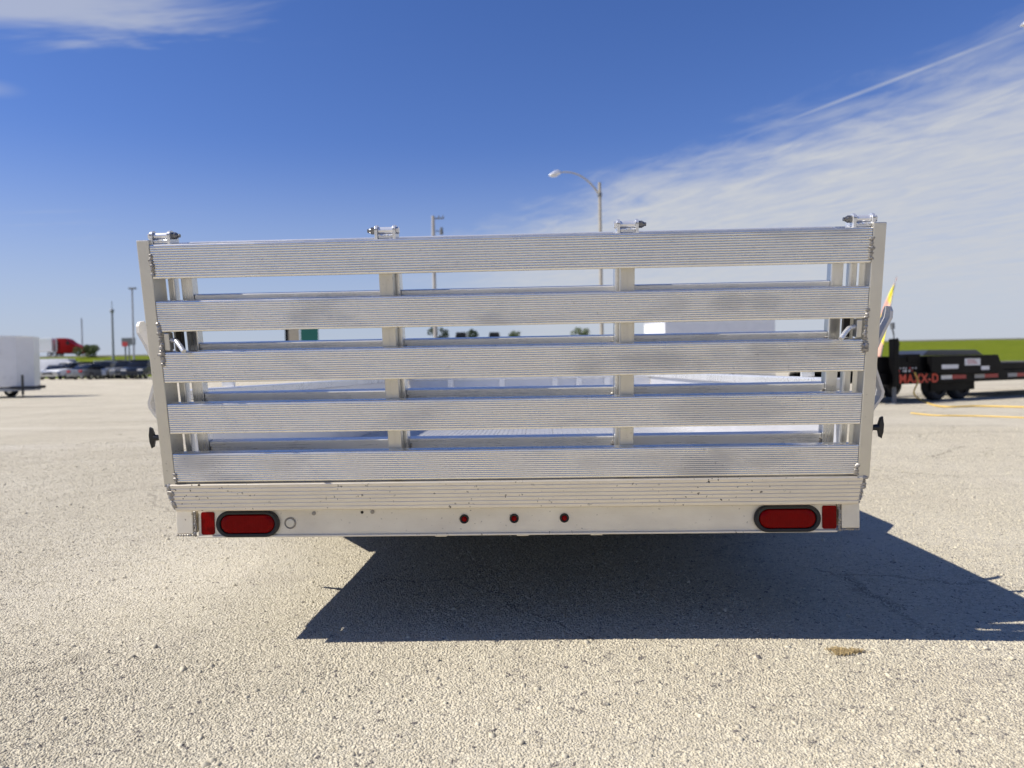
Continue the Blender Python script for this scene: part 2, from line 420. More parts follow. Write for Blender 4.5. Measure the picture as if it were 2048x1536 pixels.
def build_ground():
    # one sheet: fine near the camera, coarse far away, out to the horizon
    ys = np.concatenate([np.linspace(-60, -4, 12), np.linspace(-3, 12, 61), np.linspace(13, 80, 46), np.linspace(85, 400, 30), np.linspace(450, 4000, 12)])
    xs = np.concatenate([-np.geomspace(4000, 90, 14), np.linspace(-80, -8, 30), np.linspace(-7, 7, 57), np.linspace(8, 80, 30), np.geomspace(90, 4000, 14)])
    X, Y = np.meshgrid(xs, ys); Z = ground_height(X, Y)
    near = np.exp(-((X / 9.0) ** 2 + (Y / 9.0) ** 2))
    Z = Z + near * 0.006 * (np.sin(X * 2.1 + 0.7 * Y) + np.sin(Y * 2.7 - 1.3 * X + 1.0))
    nx, ny = len(xs), len(ys)
    v = np.stack([X.ravel(), Y.ravel(), Z.ravel()], 1)
    i = np.arange((ny - 1) * (nx - 1)); r, c = i // (nx - 1), i % (nx - 1); a = r * nx + c
    f = np.stack([a, a + 1, a + nx + 1, a + nx], 1)
    me = bpy.data.meshes.new('ground'); me.from_pydata(v.tolist(), [], f.tolist()); me.materials.append(M['ground'])
    me.polygons.foreach_set('use_smooth', [True] * len(me.polygons))
    o = bpy.data.objects.new('ground', me); COL.objects.link(o); tag(o, 'pale beige crushed limestone lot under the trailers', kind='structure')

def build_gravel():
    # loose chips pressed into the surface: dense near the camera
    pts = []
    D0, D1 = 1.35, 9.0
    n = 260000
    u = rng.random(n) ** 1.25
    D = np.exp(np.log(D0) + u * (np.log(D1) - np.log(D0)))          # even count per octave of distance
    lat = (rng.random(n) * 2 - 1) * (0.76 * D)
    cyw, syw = math.cos(YAW), math.sin(YAW)
    x = CAM.x + lat * cyw - D * syw; y = CAM.y + lat * syw + D * cyw
    size = 0.0017 + 0.0023 * rng.random(n) ** 2 + 0.0006 * D * rng.random(n)
    bigs = rng.random(n) < 0.003; size[bigs] *= 2.4
    base = np.array([[1, 0, 0], [-0.5, 0.87, 0], [-0.5, -0.87, 0], [0.4, 0.55, 0.75], [-0.75, 0, 0.7], [0.35, -0.6, 0.8]], float)
    faces = np.array([[0, 1, 3], [1, 2, 4], [2, 0, 5], [3, 4, 5], [1, 4, 3], [2, 5, 4], [0, 3, 5]])
    V = base[None] * (1 + (rng.random((n, 6, 3)) - 0.5) * 0.7)
    ang = rng.random(n) * 6.283; ca, sa = np.cos(ang)[:, None], np.sin(ang)[:, None]
    vx = (V[:, :, 0] * ca - V[:, :, 1] * sa); vy = (V[:, :, 0] * sa + V[:, :, 1] * ca); vz = V[:, :, 2] * 0.8
    zoff = 0.006 * np.exp(-((x / 9.0) ** 2 + (y / 9.0) ** 2)) * (np.sin(x * 2.1 + 0.7 * y) + np.sin(y * 2.7 - 1.3 * x + 1.0))
    P = np.stack([x[:, None] + vx * size[:, None], y[:, None] + vy * size[:, None], vz * size[:, None] + (zoff - 0.0008)[:, None]], 2).reshape(-1, 3)
    F = (faces[None] + (np.arange(n) * 6)[:, None, None]).reshape(-1, 3)
    me = bpy.data.meshes.new('gravel')
    me.vertices.add(len(P)); me.vertices.foreach_set('co', P.ravel().astype(np.float32))
    me.loops.add(F.size); me.loops.foreach_set('vertex_index', F.ravel().astype(np.int32))
    me.polygons.add(len(F)); me.polygons.foreach_set('loop_start', (np.arange(len(F)) * 3).astype(np.int32))
    me.polygons.foreach_set('loop_total', np.full(len(F), 3, np.int32))
    me.materials.append(M['stone']); me.update(); me.validate()
    o = bpy.data.objects.new('gravel', me); COL.objects.link(o)
    tag(o, 'loose pale limestone chips scattered over the lot', 'gravel', kind='stuff')

def build_embankment():
    def fn(t, b):
        o = coords(t)
        n = t.noise(t.mapping(o, (0.25, 1, 1)), 0.8, 6, 0.75); n2 = t.noise(t.mapping(o, (1, 1, 2)), 2.2, 5, 0.7)
        c = t.mix(t.range(n, 0.3, 0.7), (0.10, 0.135, 0.008, 1), (0.175, 0.20, 0.016, 1))
        c = t.mix(t.range(n2, 0.4, 0.75), c, (0.08, 0.115, 0.010, 1))
        t.put(b.inputs['Base Color'], c); b.inputs['Roughness'].default_value = 0.9; b.inputs['Specular IOR Level'].default_value = 0.05
        bump(t, b, n2, 0.8, 0.15)
    M['grass'] = material('embankment grass', fn)
    ys = np.array([96, 104, 112, 122, 132, 141, 147, 150.0, 158.0]); xs = np.linspace(-420, 420, 141)
    z = np.array([0.35, 0.62, 1.1, 2.0, 3.1, 4.2, 4.72, 4.85, 4.9])
    X, Y = np.meshgrid(xs, ys); Z = np.repeat(z[:, None], len(xs), 1)
    Z = Z + 0.10 * np.sin(X * 0.11 + Y) * (np.arange(9)[:, None] < 6) + 0.05 * np.sin(X * 0.37)
    nx = len(xs)
    v = np.stack([X.ravel(), Y.ravel(), Z.ravel()], 1)
    i = np.arange((len(ys) - 1) * (nx - 1)); r, c = i // (nx - 1), i % (nx - 1); a = r * nx + c
    f = np.stack([a, a + 1, a + nx + 1, a + nx], 1)
    me = bpy.data.meshes.new('embankment'); me.from_pydata(v.tolist(), [], f.tolist()); me.materials.append(M['grass'])
    me.polygons.foreach_set('use_smooth', [True] * len(me.polygons))
    o = bpy.data.objects.new('grass_embankment', me); COL.objects.link(o)
    tag(o, 'green grass embankment of the highway behind the lot', kind='structure')
    M['roadpale'] = paint('pale road shoulder', (0.42, 0.37, 0.30), 0.9)
    mb = MB(); mb.box(-420, 420, 150.5, 172, 4.6, 5.12)
    o = mb.build('highway_road', M['roadpale']); tag(o, 'pale highway along the top of the embankment', kind='structure')

build_ground(); build_gravel(); build_embankment()


# ------------------------------------------------------------------ the trailer
Z1 = 0.325                      # underside of the rear frame
LEAN = 0.1639                   # the gate leans out over the camera side
trailer = empty('utility_trailer', (0, 1.8, 0))
TO = Vector((0, 1.8, 0))
tag(trailer, 'bright aluminium utility trailer with its ribbed rear gate folded up, nearest the camera', 'trailer')

def tp(mb, name, mat, smooth=None, parent=trailer):
    o = mb.build(name, mat, parent, smooth=smooth)
    if parent is trailer: o.location = -TO
    return o

# --- rear frame plate, corner tube ends
mb = MB(); mb.box(-0.932, 0.932, 0.0, 0.05, Z1 + 0.004, Z1 + 0.0860, 0.003)
mb.box(-0.932, 0.932, -0.006, 0.004, Z1, Z1 + 0.0065, 0.0015)
cross = tp(mb, 'rear_crossmember', M['cross'])
for s in (-1, 1):
    mb = MB(); mb.box(min(s * 0.943, s * 0.995), max(s * 0.943, s * 0.995), -0.008, 0.10, Z1 + 0.011, Z1 + 0.0855, 0.004)
    tp(mb, 'corner_post', M['cross'])
    mb = MB()
    for k in range(11):
        mb.blob((s * 0.938 + random.uniform(-.002, .002), -0.004, Z1 + 0.008 + k * 0.0068), 0.0062, 1, (0.8, 0.7, 1), 0.25)
    for k in range(7):
        mb.blob((s * (0.945 + k * 0.0075), -0.006, Z1 + 0.0085), 0.0045, 1, (1, 0.7, 0.8), 0.3)
    tp(mb, 'weld_bead', M['weld'])
for x in (-0.21, 0.03, 0.245):
    mb = MB(); mb.box(x - 0.017, x + 0.017, 0.003, 0.04, Z1 - 0.0045, Z1 + 0.003, 0.001); tp(mb, 'drain_tab', M['cross'])

def obround(w, h, n=14):
    r = h / 2; c = w / 2 - r; P = []
    for k in range(n + 1): a = -math.pi / 2 + math.pi * k / n; P.append((c + r * math.cos(a), r * math.sin(a)))
    for k in range(n + 1): a = math.pi / 2 + math.pi * k / n; P.append((-c + r * math.cos(a), r * math.sin(a)))
    return P
def rings(mb, outlines):
    """loft a stack of outlines [(y, pts)], cap the last"""
    prev = None
    for y, pts in outlines:
        cur = [mb.bm.verts.new((p[0], y, p[1])) for p in pts]
        if prev:
            for i in range(len(cur)):
                mb.bm.faces.new((prev[i], prev[(i + 1) % len(cur)], cur[(i + 1) % len(cur)], cur[i]))
        prev = cur
    mb.bm.faces.new(prev)
for s, x in ((-1, -0.780), (1, 0.7905)):
    mb = MB()
    rings(mb, [(0.002, obround(0.188, 0.0775)), (-0.010, obround(0.188, 0.0775)), (-0.0135, obround(0.180, 0.070)), (-0.0125, obround(0.166, 0.0585)), (-0.004, obround(0.160, 0.056))])
    lamp = tp(mb, 'tail_light', M['rubber'], 40); lamp.location = Vector((x, 0, Z1 + 0.041)) - TO
    mb = MB()
    rings(mb, [(-0.003, obround(0.160, 0.0555)), (-0.0085, obround(0.159, 0.0545)), (-0.0115, obround(0.152, 0.049)), (-0.0125, obround(0.12, 0.03))])
    mb.build('lens', M['lens'], lamp, smooth=40)
    xr = -0.9015 if s < 0 else 0.911
    mb = MB(); mb.poly([(a * 0.020 + b[0], c * 0.0335 + b[1]) for a, c, b in ((-1, -1, (0, .004)), (-1, -1, (.004, 0)), (1, -1, (-.004, 0)), (1, -1, (0, .004)), (1, 1, (0, -.004)), (1, 1, (-.004, 0)), (-1, 1, (.004, 0)), (-1, 1, (0, -.004)))], -0.0025, 0.002, 'y')
    o = tp(mb, 'reflector', M['lens']); o.location = Vector((xr, 0, Z1 + 0.0425)) - TO
for x in (-0.140, 0.006, 0.152):
    mb = MB()
    C = lambda r, n=20: [(r * math.cos(2 * math.pi * k / n), r * math.sin(2 * math.pi * k / n)) for k in range(n)]
    rings(mb, [(0.002, C(0.0135)), (-0.004, C(0.0135)), (-0.006, C(0.0115)), (-0.004, C(0.0085)), (-0.002, C(0.008))])
    o = tp(mb, 'marker_light', M['rubber'], 40); o.location = Vector((x, 0, Z1 + 0.048)) - TO
    mb = MB(); rings(mb, [(-0.002, C(0.008)), (-0.0045, C(0.0072)), (-0.006, C(0.004))]); mb.build('lens', M['lens'], o, smooth=50)
for x, z, r in ((-0.655, 0.041, 0.0175), (-0.584, 0.069, 0.006), (-0.441, 0.0705, 0.0045), (-0.410, 0.0715, 0.006)):
    mb = MB()
    if r > 0.01:
        rings(mb, [(0.001, C(r)), (-0.002, C(r)), (-0.003, C(r * 0.92)), (-0.002, C(r * 0.82)), (-0.0012, C(r * 0.80))]); nm, mt = 'plug', M['weld']
    elif x == -0.441:
        rings(mb, [(-0.0004, C(r)), (-0.0008, C(r * 0.9))]); nm, mt = 'hole_shade_disc', M['hole']  # raised disc, coloured dark for the shade inside a bolt hole
    else:
        rings(mb, [(0.001, C(r)), (-0.0025, C(r)), (-0.0035, C(r * 0.7))]); nm, mt = 'rivet', M['weld']
    o = tp(mb, nm, mt, 40); o.location = Vector((x, 0, Z1 + z)) - TO
    if nm == 'plug':
        mb = MB(); rings(mb, [(-0.0014, C(r * 0.78)), (-0.0030, C(r * 0.70)), (-0.0034, C(r * 0.4))]); mb.build('plug_cap', M['post'], o, smooth=40)

# --- bed: side rails with walls, front wall, floor planks, running gear
RAIL = 0.765; LEN = 3.75; FLO = 0.432
for s in (-1, 1):
    xa, xb = sorted((s * 0.945, s * 0.993))
    mb = MB(); mb.box(xa, xb, 0.101, LEN, Z1, Z1 + 0.10, 0.004); tp(mb, 'side_frame', M['sheet'])
    xa, xb = sorted((s * 0.962, s * 0.968))
    mb = MB(); mb.box(xa, xb, 0.075, LEN - 0.02, Z1 + 0.10, RAIL - 0.035); tp(mb, 'side_wall', M['sheet'])
    xa, xb = sorted((s * 0.940, s * 0.990))
    mb = MB(); mb.box(xa, xb, 0.06, LEN, RAIL - 0.035, RAIL, 0.005); tp(mb, 'top_rail', M['inner'])
    for y in (0.16, 1.05, 1.95, 2.85):
        xa, xb = sorted((s * 0.969, s * 0.992))
        mb = MB(); mb.box(xa, xb, y, y + 0.05, Z1 + 0.1005, RAIL - 0.0355, 0.002); tp(mb, 'stake_post', M['sheet'])
    xa, xb = sorted((s * 0.955, s * 0.999))
    mb = MB(); mb.box(xa, xb, 0.340, 0.352, RAIL + 0.0005, RAIL + 0.055, 0.002)
    mb.cyl((s * 0.977, 0.330, RAIL + 0.033), (s * 0.977, 0.340, RAIL + 0.033), 0.007, seg=6)
    tp(mb, 'stop_bracket', M['inner'])
    for z, L in ((Z1 + 0.035, 0.115), (0.69, 0.14)):
        P = [(s * (0.99 + L * k / 6), 0.50 + 0.05 * (k / 6) ** 2, z + 0.02 * math.sin(math.pi * k / 6)) for k in range(7)]
        mb = MB(); mb.tube(P, [0.013, 0.013, 0.013, 0.012, 0.011, 0.009, 0.006], 8); tp(mb, 'tie_down_hook', M['sheet'], 60)
    # fender, wheel
    yc = 2.02
    mb = MB(); mb.poly([(s * a, b) for a, b in ((0.996, 1.10), (1.245, 1.47), (1.245, 2.57), (0.996, 2.94))], 0.58, 0.62, 'z', 0.01)
    fd = tp(mb, 'fender', M['sheet'])
    mb = MB(); mb.poly([(s * a, b) for a, b in ((0.996, 1.10), (1.245, 1.47), (1.245, 2.57), (0.996, 2.94), (0.996, 2.93), (1.237, 2.56), (1.237, 1.48), (0.996, 1.115))], 0.30, 0.5795, 'z')
    mb.build('fender_skirt', M['sheet'], fd)
    mb = MB()
    W = [(0.115, 0.19), (0.10, 0.28), (0.07, 0.318), (-0.07, 0.318), (-0.10, 0.28), (-0.115, 0.19)]
    n = 36; prev = None
    for dx, r in W:
        cur = [mb.bm.verts.new((dx, r * math.cos(2 * math.pi * k / n), r * math.sin(2 * math.pi * k / n))) for k in range(n)]
        if prev:
            for k in range(n): mb.bm.faces.new((prev[k], prev[(k + 1) % n], cur[(k + 1) % n], cur[k]))
        prev = cur
    wh = tp(mb, 'wheel', M['tyre'], 35); wh.location = Vector((s * 1.115, yc, 0.318)) - TO
    mb = MB(); mb.cyl((s * 0.03, 0, 0), (s * 0.06, 0, 0), 0.188, 0.17, 24); mb.cyl((s * 0.06, 0, 0), (s * 0.09, 0, 0), 0.05, 0.045, 12)
    mb.build('rim', M['chrome'], wh, smooth=30)
mb = MB(); mb.cyl((-1.0, 2.02, 0.318), (1.0, 2.02, 0.318), 0.035); mb.box(-0.06, 0.06, 0.2, 3.6, Z1 + 0.03, Z1 + 0.08); tp(mb, 'axle', M['steel_dark'])
mb = MB(); mb.box(-0.958, 0.958, LEN - 0.014, LEN - 0.008, Z1 + 0.1, RAIL - 0.036); tp(mb, 'front_wall', M['sheet'])
mb = MB(); mb.box(-0.938, 0.938, LEN - 0.04, LEN, RAIL - 0.035, RAIL - 0.001, 0.004); tp(mb, 'front_rail', M['inner'])
for x in (-0.62, -0.21, 0.21, 0.40, 0.62):
    mb = MB(); mb.box(x - 0.02, x + 0.02, LEN - 0.04, LEN - 0.0145, FLO + 0.002, RAIL - 0.036, 0.003); tp(mb, 'wall_post', M['inner'])
mb = MB(); mb.box(-0.94, 0.94, 0.0505, LEN - 0.02, Z1 + 0.084, Z1 + 0.099); tp(mb, 'shade_pan', M['steel_dark'])  # unseen dark sheet added under the planks to deepen the shade below
npl = 12; wpl = 1.914 / npl
mb = MB(); mb.box(-wpl / 2 + 0.0012, wpl / 2 - 0.0012, 0.02, LEN - 0.045, Z1 + 0.0995, FLO, 0.0015)
for k in range(-2, 3): mb.box(k * 0.028 - 0.002, k * 0.028 + 0.002, 0.02, LEN - 0.045, FLO - 0.001, FLO + 0.0018)
plank = mb.mesh('floor_plank', M['floor'])
for k in range(npl): inst('floor_plank', plank, trailer, Vector((-0.957 + wpl * (k + 0.5), 0, 0)) - TO)
for s in (-1, 1):
    mb = MB(); mb.cyl((s * 0.5, LEN, Z1 + 0.03), (s * 0.04, LEN + 1.2, Z1 + 0.03), 0.04, seg=10); tp(mb, 'tongue_bar', M['sheet'])
mb = MB(); mb.box(-0.05, 0.05, LEN + 1.1, LEN + 1.4, Z1, Z1 + 0.09, 0.01); tp(mb, 'coupler', M['steel_dark'])

# --- rear gate, built flat in its own leaning frame: x across, y inwards, z up along the gate
ZB = 0.4629 + 0.025
GM = Matrix.Translation((0, -0.0618, ZB)) @ Matrix.Rotation(LEAN, 4, 'X')
gate = empty('rear_gate', parent=trailer)
gate.matrix_local = Matrix.Translation(-TO) @ GM
gate['label'] = 'ribbed aluminium rear gate leaning out, two dull corner posts'
for s in (-1, 1):
    mb = MB(); mb.box(min(s * 0.9655, s * 0.9995), max(s * 0.9655, s * 0.9995), 0, 0.074, 0.0, 0.6965, 0.0025)
    mb.build('gate_post', M['post'], gate)

def ribbed(z0, z1, n, depth, w0=0.0035, thick=0.032, amp=0.0021):
    """profile (y,z) of a slat with n rounded ribs on its outer (y<0) face"""
    P = [(thick, z0), (w0 + 0.0015, z0), (w0 - amp * .8, z0 + 0.0012)]
    H = (z1 - z0 - 0.0085); st = H / n; base = z0 + 0.003
    for k in range(n):
        zc = base + st * k
        P += [(w0 - amp, zc + st * 0.03), (w0 - amp, zc + st * 0.50), (w0 - amp * 0.88, zc + st * 0.60), (w0 - amp * 0.30, zc + st * 0.86), (w0 - amp * 0.12, zc + st * 0.93)]
    rr = 0.0055
    P += [(w0 - amp + rr - rr * math.cos(a), z1 - rr + rr * math.sin(a)) for a in [math.pi / 2 * k / 6 for k in range(7)]]
    P += [(thick - 0.004, z1), (thick, z1 - 0.004)]
    return P
TOPS = [0.6845, 0.5315, 0.390, 0.2425, 0.0965]; BOTS = [0.5915, 0.4455, 0.3015, 0.154, 0.0105]
for z0, z1 in zip(BOTS, TOPS):
    mb = MB(); mb.poly(ribbed(z0, z1, 13, 0), -0.9645, 0.9645, 'x')
    mb.build('slat', M['slat'], gate, smooth=32)
# bottom ribbed lip: a wider, dustier extrusion with fine grooves and slanted ends
P = [(0.035, -0.076), (0.0, -0.076)]
for k in range(7):
    z = -0.073 + k * 0.0113
    P += [(-0.0036, z), (-0.0040, z + 0.0015), (-0.0040, z + 0.0086), (-0.0036, z + 0.0094), (-0.0029, z + 0.0103), (-0.0030, z + 0.0108)]
P += [(-0.001, 0.0058), (0.035, 0.0058)]
mb = MB(); mb.poly(P, -0.975, 0.975, 'x')
for v in mb.bm.verts: v.co.x *= 1 + 0.010 * (v.co.z + 0.04) / 0.08
lip = mb.build('gate_lip', M['flap'], gate); lip['label'] = 'dusty beige bottom lip with fine grooves'
for s in (-1, 1):
    xa, xb = sorted((s * 0.311, s * 0.350))
    mb = MB(); mb.box(xa, xb, 0.0325, 0.065, 0.008, 0.684, 0.003)
    mb.box(s * 0.3305 - 0.0006, s * 0.3305 + 0.0006, 0.0315, 0.034, 0.01, 0.68)
    mb.build('upright', M['post'], gate)

# welds where slats meet the posts
def bead(pts, r, name='weld_bead', parent=gate, step=0.0042, jit=0.3):
    mb = MB()
    for (a, b) in zip(pts, pts[1:]):
        a, b = Vector(a), Vector(b); n = max(2, int((b - a).length / step))
        for k in range(n):
            c = a.lerp(b, k / n) + Vector((random.uniform(-.0018, .0018), random.uniform(-.001, .0005), random.uniform(-.001, .001)))
            mb.blob(c, r * random.uniform(0.6, 1.15), 1, (random.uniform(.8, 1.3), .6, random.uniform(.6, 1)), jit)
    return mb.build(name, M['weld'], parent)
for s in (-1, 1):
    bead([(s * 0.9645, 0.0005, 0.655), (s * 0.9625, 0.0005, 0.60)], 0.0068)
    bead([(s * 0.9645, 0.0005, 0.468), (s * 0.962, 0.0005, 0.446)], 0.0068)
    bead([(s * 0.9635, 0.0015, 0.446), (s * 0.9615, 0.0015, 0.391)], 0.0062)
    bead([(s * 0.9635, 0.0005, 0.391), (s * 0.9615, 0.0005, 0.352)], 0.0078)
    bead([(s * 0.9640, 0.0005, 0.036), (s * 0.9625, 0.0005, 0.008)], 0.0065)
    bead([(s * 0.966, -0.002, 0.003), (s * 0.997, -0.001, 0.001)], 0.0045)
    bead([(s * 0.985, -0.001, 0.001), (s * 0.971, -0.001, -0.074)], 0.0088, step=0.0065)

# pivots along the top: two ears, a tube between, a bolt with its nut
def hinge(x, nut):
    zc = 0.7065
    for e in (-1, 1):
        P = [(0.010, 0.683), (0.010, 0.712)] + [(0.026 + 0.016 * math.cos(a), 0.708 + 0.013 * math.sin(a)) for a in [math.pi * (1 - k / 8) for k in range(9)]] + [(0.062, 0.700), (0.062, 0.683)]
        mb = MB(); mb.poly(P, x + e * 0.0245 - 0.004, x + e * 0.0245 + 0.004, 'x', 0.0008); mb.build('hinge_ear', M['zinc'], gate)
    mb = MB(); mb.cyl((x - 0.0195, 0.026, zc), (x + 0.0195, 0.026, zc), 0.0095, seg=18); mb.build('hinge_sleeve', M['inner'], gate, smooth=40)
    mb = MB(); mb.box(x - 0.02, x + 0.02, 0.014, 0.040, 0.686, 0.6975, 0.002)
    for k in range(9): mb.blob((x - 0.018 + k * 0.0045, 0.014, 0.694), 0.0045, 1, (1, .7, .8), .3)
    mb.build('weld_bead', M['zinc'], gate)
    mb = MB()
    mb.cyl((x - nut * 0.0290, 0.026, zc), (x - nut * 0.0360, 0.026, zc), 0.0095, seg=6); mb.build('bolt_head', M['zinc'], gate, smooth=30); mb = MB()
    mb.cyl((x + nut * 0.0290, 0.026, zc), (x + nut * 0.0400, 0.026, zc), 0.0095, seg=6)
    mb.cyl((x + nut * 0.0400, 0.026, zc), (x + nut * 0.0445, 0.026, zc), 0.0080, 0.0065, seg=12)
    mb.cyl((x + nut * 0.0445, 0.026, zc), (x + nut * 0.0500, 0.026, zc), 0.0050, seg=10)
    mb.build('hinge_bolt', M['boltsteel'], gate, smooth=30)
hinge(-0.939, 1); hinge(-0.322, -1); hinge(0.328, 1); hinge(0.946, -1)

for s in (-1, 1):
    # latch: short plate and a bent rod reaching into the gap
    mb = MB(); mb.box(min(s * 0.940, s * 0.955), max(s * 0.940, s * 0.955), 0.004, 0.03, 0.3935, 0.442, 0.002)
    l = mb.build('latch', M['post'], gate)
    mb = MB(); q = [(0.945, 0.018, 0.4215), (0.930, 0.010, 0.4215), (0.918, 0.002, 0.419), (0.907, -0.008, 0.411), (0.897, -0.016, 0.402), (0.889, -0.022, 0.394)]
    mb.tube([(s * a, b, c) for a, b, c in q], 0.0068, 12); mb.build('latch_rod', M['zinc'], gate, smooth=50)
    mb = MB(); mb.box(min(s * 0.918, s * 0.934), max(s * 0.918, s * 0.934), 0.034, 0.05, 0.392, 0.444); mb.build('latch_gap_shade', M['hole'], gate)  # dark block stands in for the shaded gap beside the latch
    # black T handle on the outside of the post
    mb = MB()
    mb.cyl((s * 0.9995, 0.024, 0.139), (s * 1.006, 0.024, 0.139), 0.012, seg=16)
    mb.cyl((s * 1.006, 0.024, 0.139), (s * 1.024, 0.024, 0.139), 0.0075, 0.0095, seg=14)
    mb.poly([(1.0225 * s, 0.131), (1.027 * s, 0.112), (1.034 * s, 0.108), (1.0365 * s, 0.128), (1.0365 * s, 0.150), (1.034 * s, 0.170), (1.027 * s, 0.166), (1.0225 * s, 0.148)], 0.017, 0.031, 'y', 0.003)
    k = mb.build('pull_knob', M['blackplastic'], gate, smooth=35); k['label'] = 'black plastic T-shaped pull knob'
    # bent flat arm on the outside of the post
    path = [(1.001, 0.150), (1.012, 0.185), (1.0345, 0.220), (1.0365, 0.236), (1.012, 0.300), (1.006, 0.345), (1.028, 0.405), (1.044, 0.440), (1.0455, 0.470)]
    th = 0.0085; ya, yb = 0.045, 0.095
    mb = MB(); L = []
    for i, (x, z) in enumerate(path):
        w = 1.0 if i < len(path) - 1 else 0.45
        ym = (ya + yb) / 2; hw = (yb - ya) / 2 * w
        L.append([mb.bm.verts.new((s * xx, yy, z)) for xx, yy in ((x, ym - hw), (x + th, ym - hw), (x + th, ym + hw), (x, ym + hw))])
        if i == len(path) - 2:
            x2, z2 = 1.046, 0.459
            L.append([mb.bm.verts.new((s * xx, yy, z2)) for xx, yy in ((x2, ym - hw * .85), (x2 + th, ym - hw * .85), (x2 + th, ym + hw * .85), (x2, ym + hw * .85))])
    for a, b in zip(L, L[1:]):
        for k2 in range(4): mb.bm.faces.new((a[k2], a[(k2 + 1) % 4], b[(k2 + 1) % 4], b[k2]))
    mb.bm.faces.new(L[0]); mb.bm.faces.new(L[-1][::-1])
    bmesh.ops.recalc_face_normals(mb.bm, faces=mb.bm.faces)
    arm = mb.build('support_arm', M['arm'], gate); arm['label'] = 'bent flat aluminium arm outside the gate post'

# --- inner half of the gate, folded down behind the outer one
IW = 0.086
inner = empty('folded_gate', parent=trailer); inner.matrix_local = Matrix.Translation(-TO) @ GM
for s in (-1, 1):
    for xa, xb, ya, yb_ in ((0.944, 0.963, IW - 0.010, IW + 0.020), (0.897, 0.930, IW, IW + 0.036)):
        x0, x1 = sorted((s * xa, s * xb))
        mb = MB(); mb.box(x0, x1, ya, yb_, 0.03, 0.689, 0.003); mb.build('gate_post', M['innerv'], inner)
inner['label'] = 'smooth inner half of the gate folded down behind the ribbed one'
for j, (z0, z1) in enumerate(zip(BOTS, TOPS)):
    dz = 0.006 if j == 0 else 0.0105
    for xa, xb in ((-0.896, -0.3255), (-0.2995, 0.2995), (0.3255, 0.896)):
        zt = z1 + dz; zb_ = z1 - 0.055
        prof = [(IW + 0.036, zb_), (IW + 0.006, zb_), (IW + 0.006, zt - 0.003), (IW + 0.007, zt - 0.001), (IW + 0.009, zt), (IW + 0.036, zt)]
        mb = MB(); mb.poly(prof, xa + 0.0005, xb - 0.0005, 'x'); mb.build('slat', M['inner'], inner)
    for x, sgn in ((-0.2995, 1), (0.2995, -1), (-0.896, 1), (0.896, -1)):
        zz = z1 + dz - 0.016
        bead([(x + sgn * 0.004, IW + 0.004, zz), (x + sgn * 0.0035, IW + 0.004, zz - 0.014)], 0.0045, parent=inner)
for s in (-1, 1):
    xa, xb = (-0.325, -0.300) if s < 0 else (0.300, 0.325)
    mb = MB(); mb.box(xa, xb, IW - 0.012, IW + 0.034, 0.03, 0.688, 0.005); mb.build('upright', M['innerv'], inner)

# ------------------------------------------------------------------ things on the lot
def gz(x, y): return float(ground_height(np.array(x), np.array(y)))

def wheel_mesh(r, w, mat):
    mb = MB(); n = 20; prev = None
    for dx, rr in ((w / 2, r * 0.62), (w / 2, r * 0.9), (w * 0.33, r), (-w * 0.33, r), (-w / 2, r * 0.9), (-w / 2, r * 0.62)):
        cur = [mb.bm.verts.new((dx, rr * math.cos(2 * math.pi * k / n), rr * math.sin(2 * math.pi * k / n))) for k in range(n)]
        if prev:
            for k in range(n): mb.bm.faces.new((prev[k], prev[(k + 1) % n], cur[(k + 1) % n], cur[k]))
        prev = cur
    return mb.mesh('wheel', mat, 35)
def rim_mesh(r, w):
    mb = MB(); mb.cyl((-w * 0.42, 0, 0), (w * 0.42, 0, 0), r * 0.61, seg=16); return mb.mesh('rim', M['chrome'], 30)
WH = wheel_mesh(0.34, 0.23, M['tyre']); RM = rim_mesh(0.34, 0.23)
RMD = RM.copy(); RMD.materials.clear(); RMD.materials.append(M['blackpaint'])
def add_wheel(parent, x, y, z, sc=1.0, rz=0.0, dark=False):
    w = inst('wheel', WH, parent, (x, y, z), (0, 0, rz), (sc, sc, sc)); inst('rim', RMD if dark else RM, w); return w

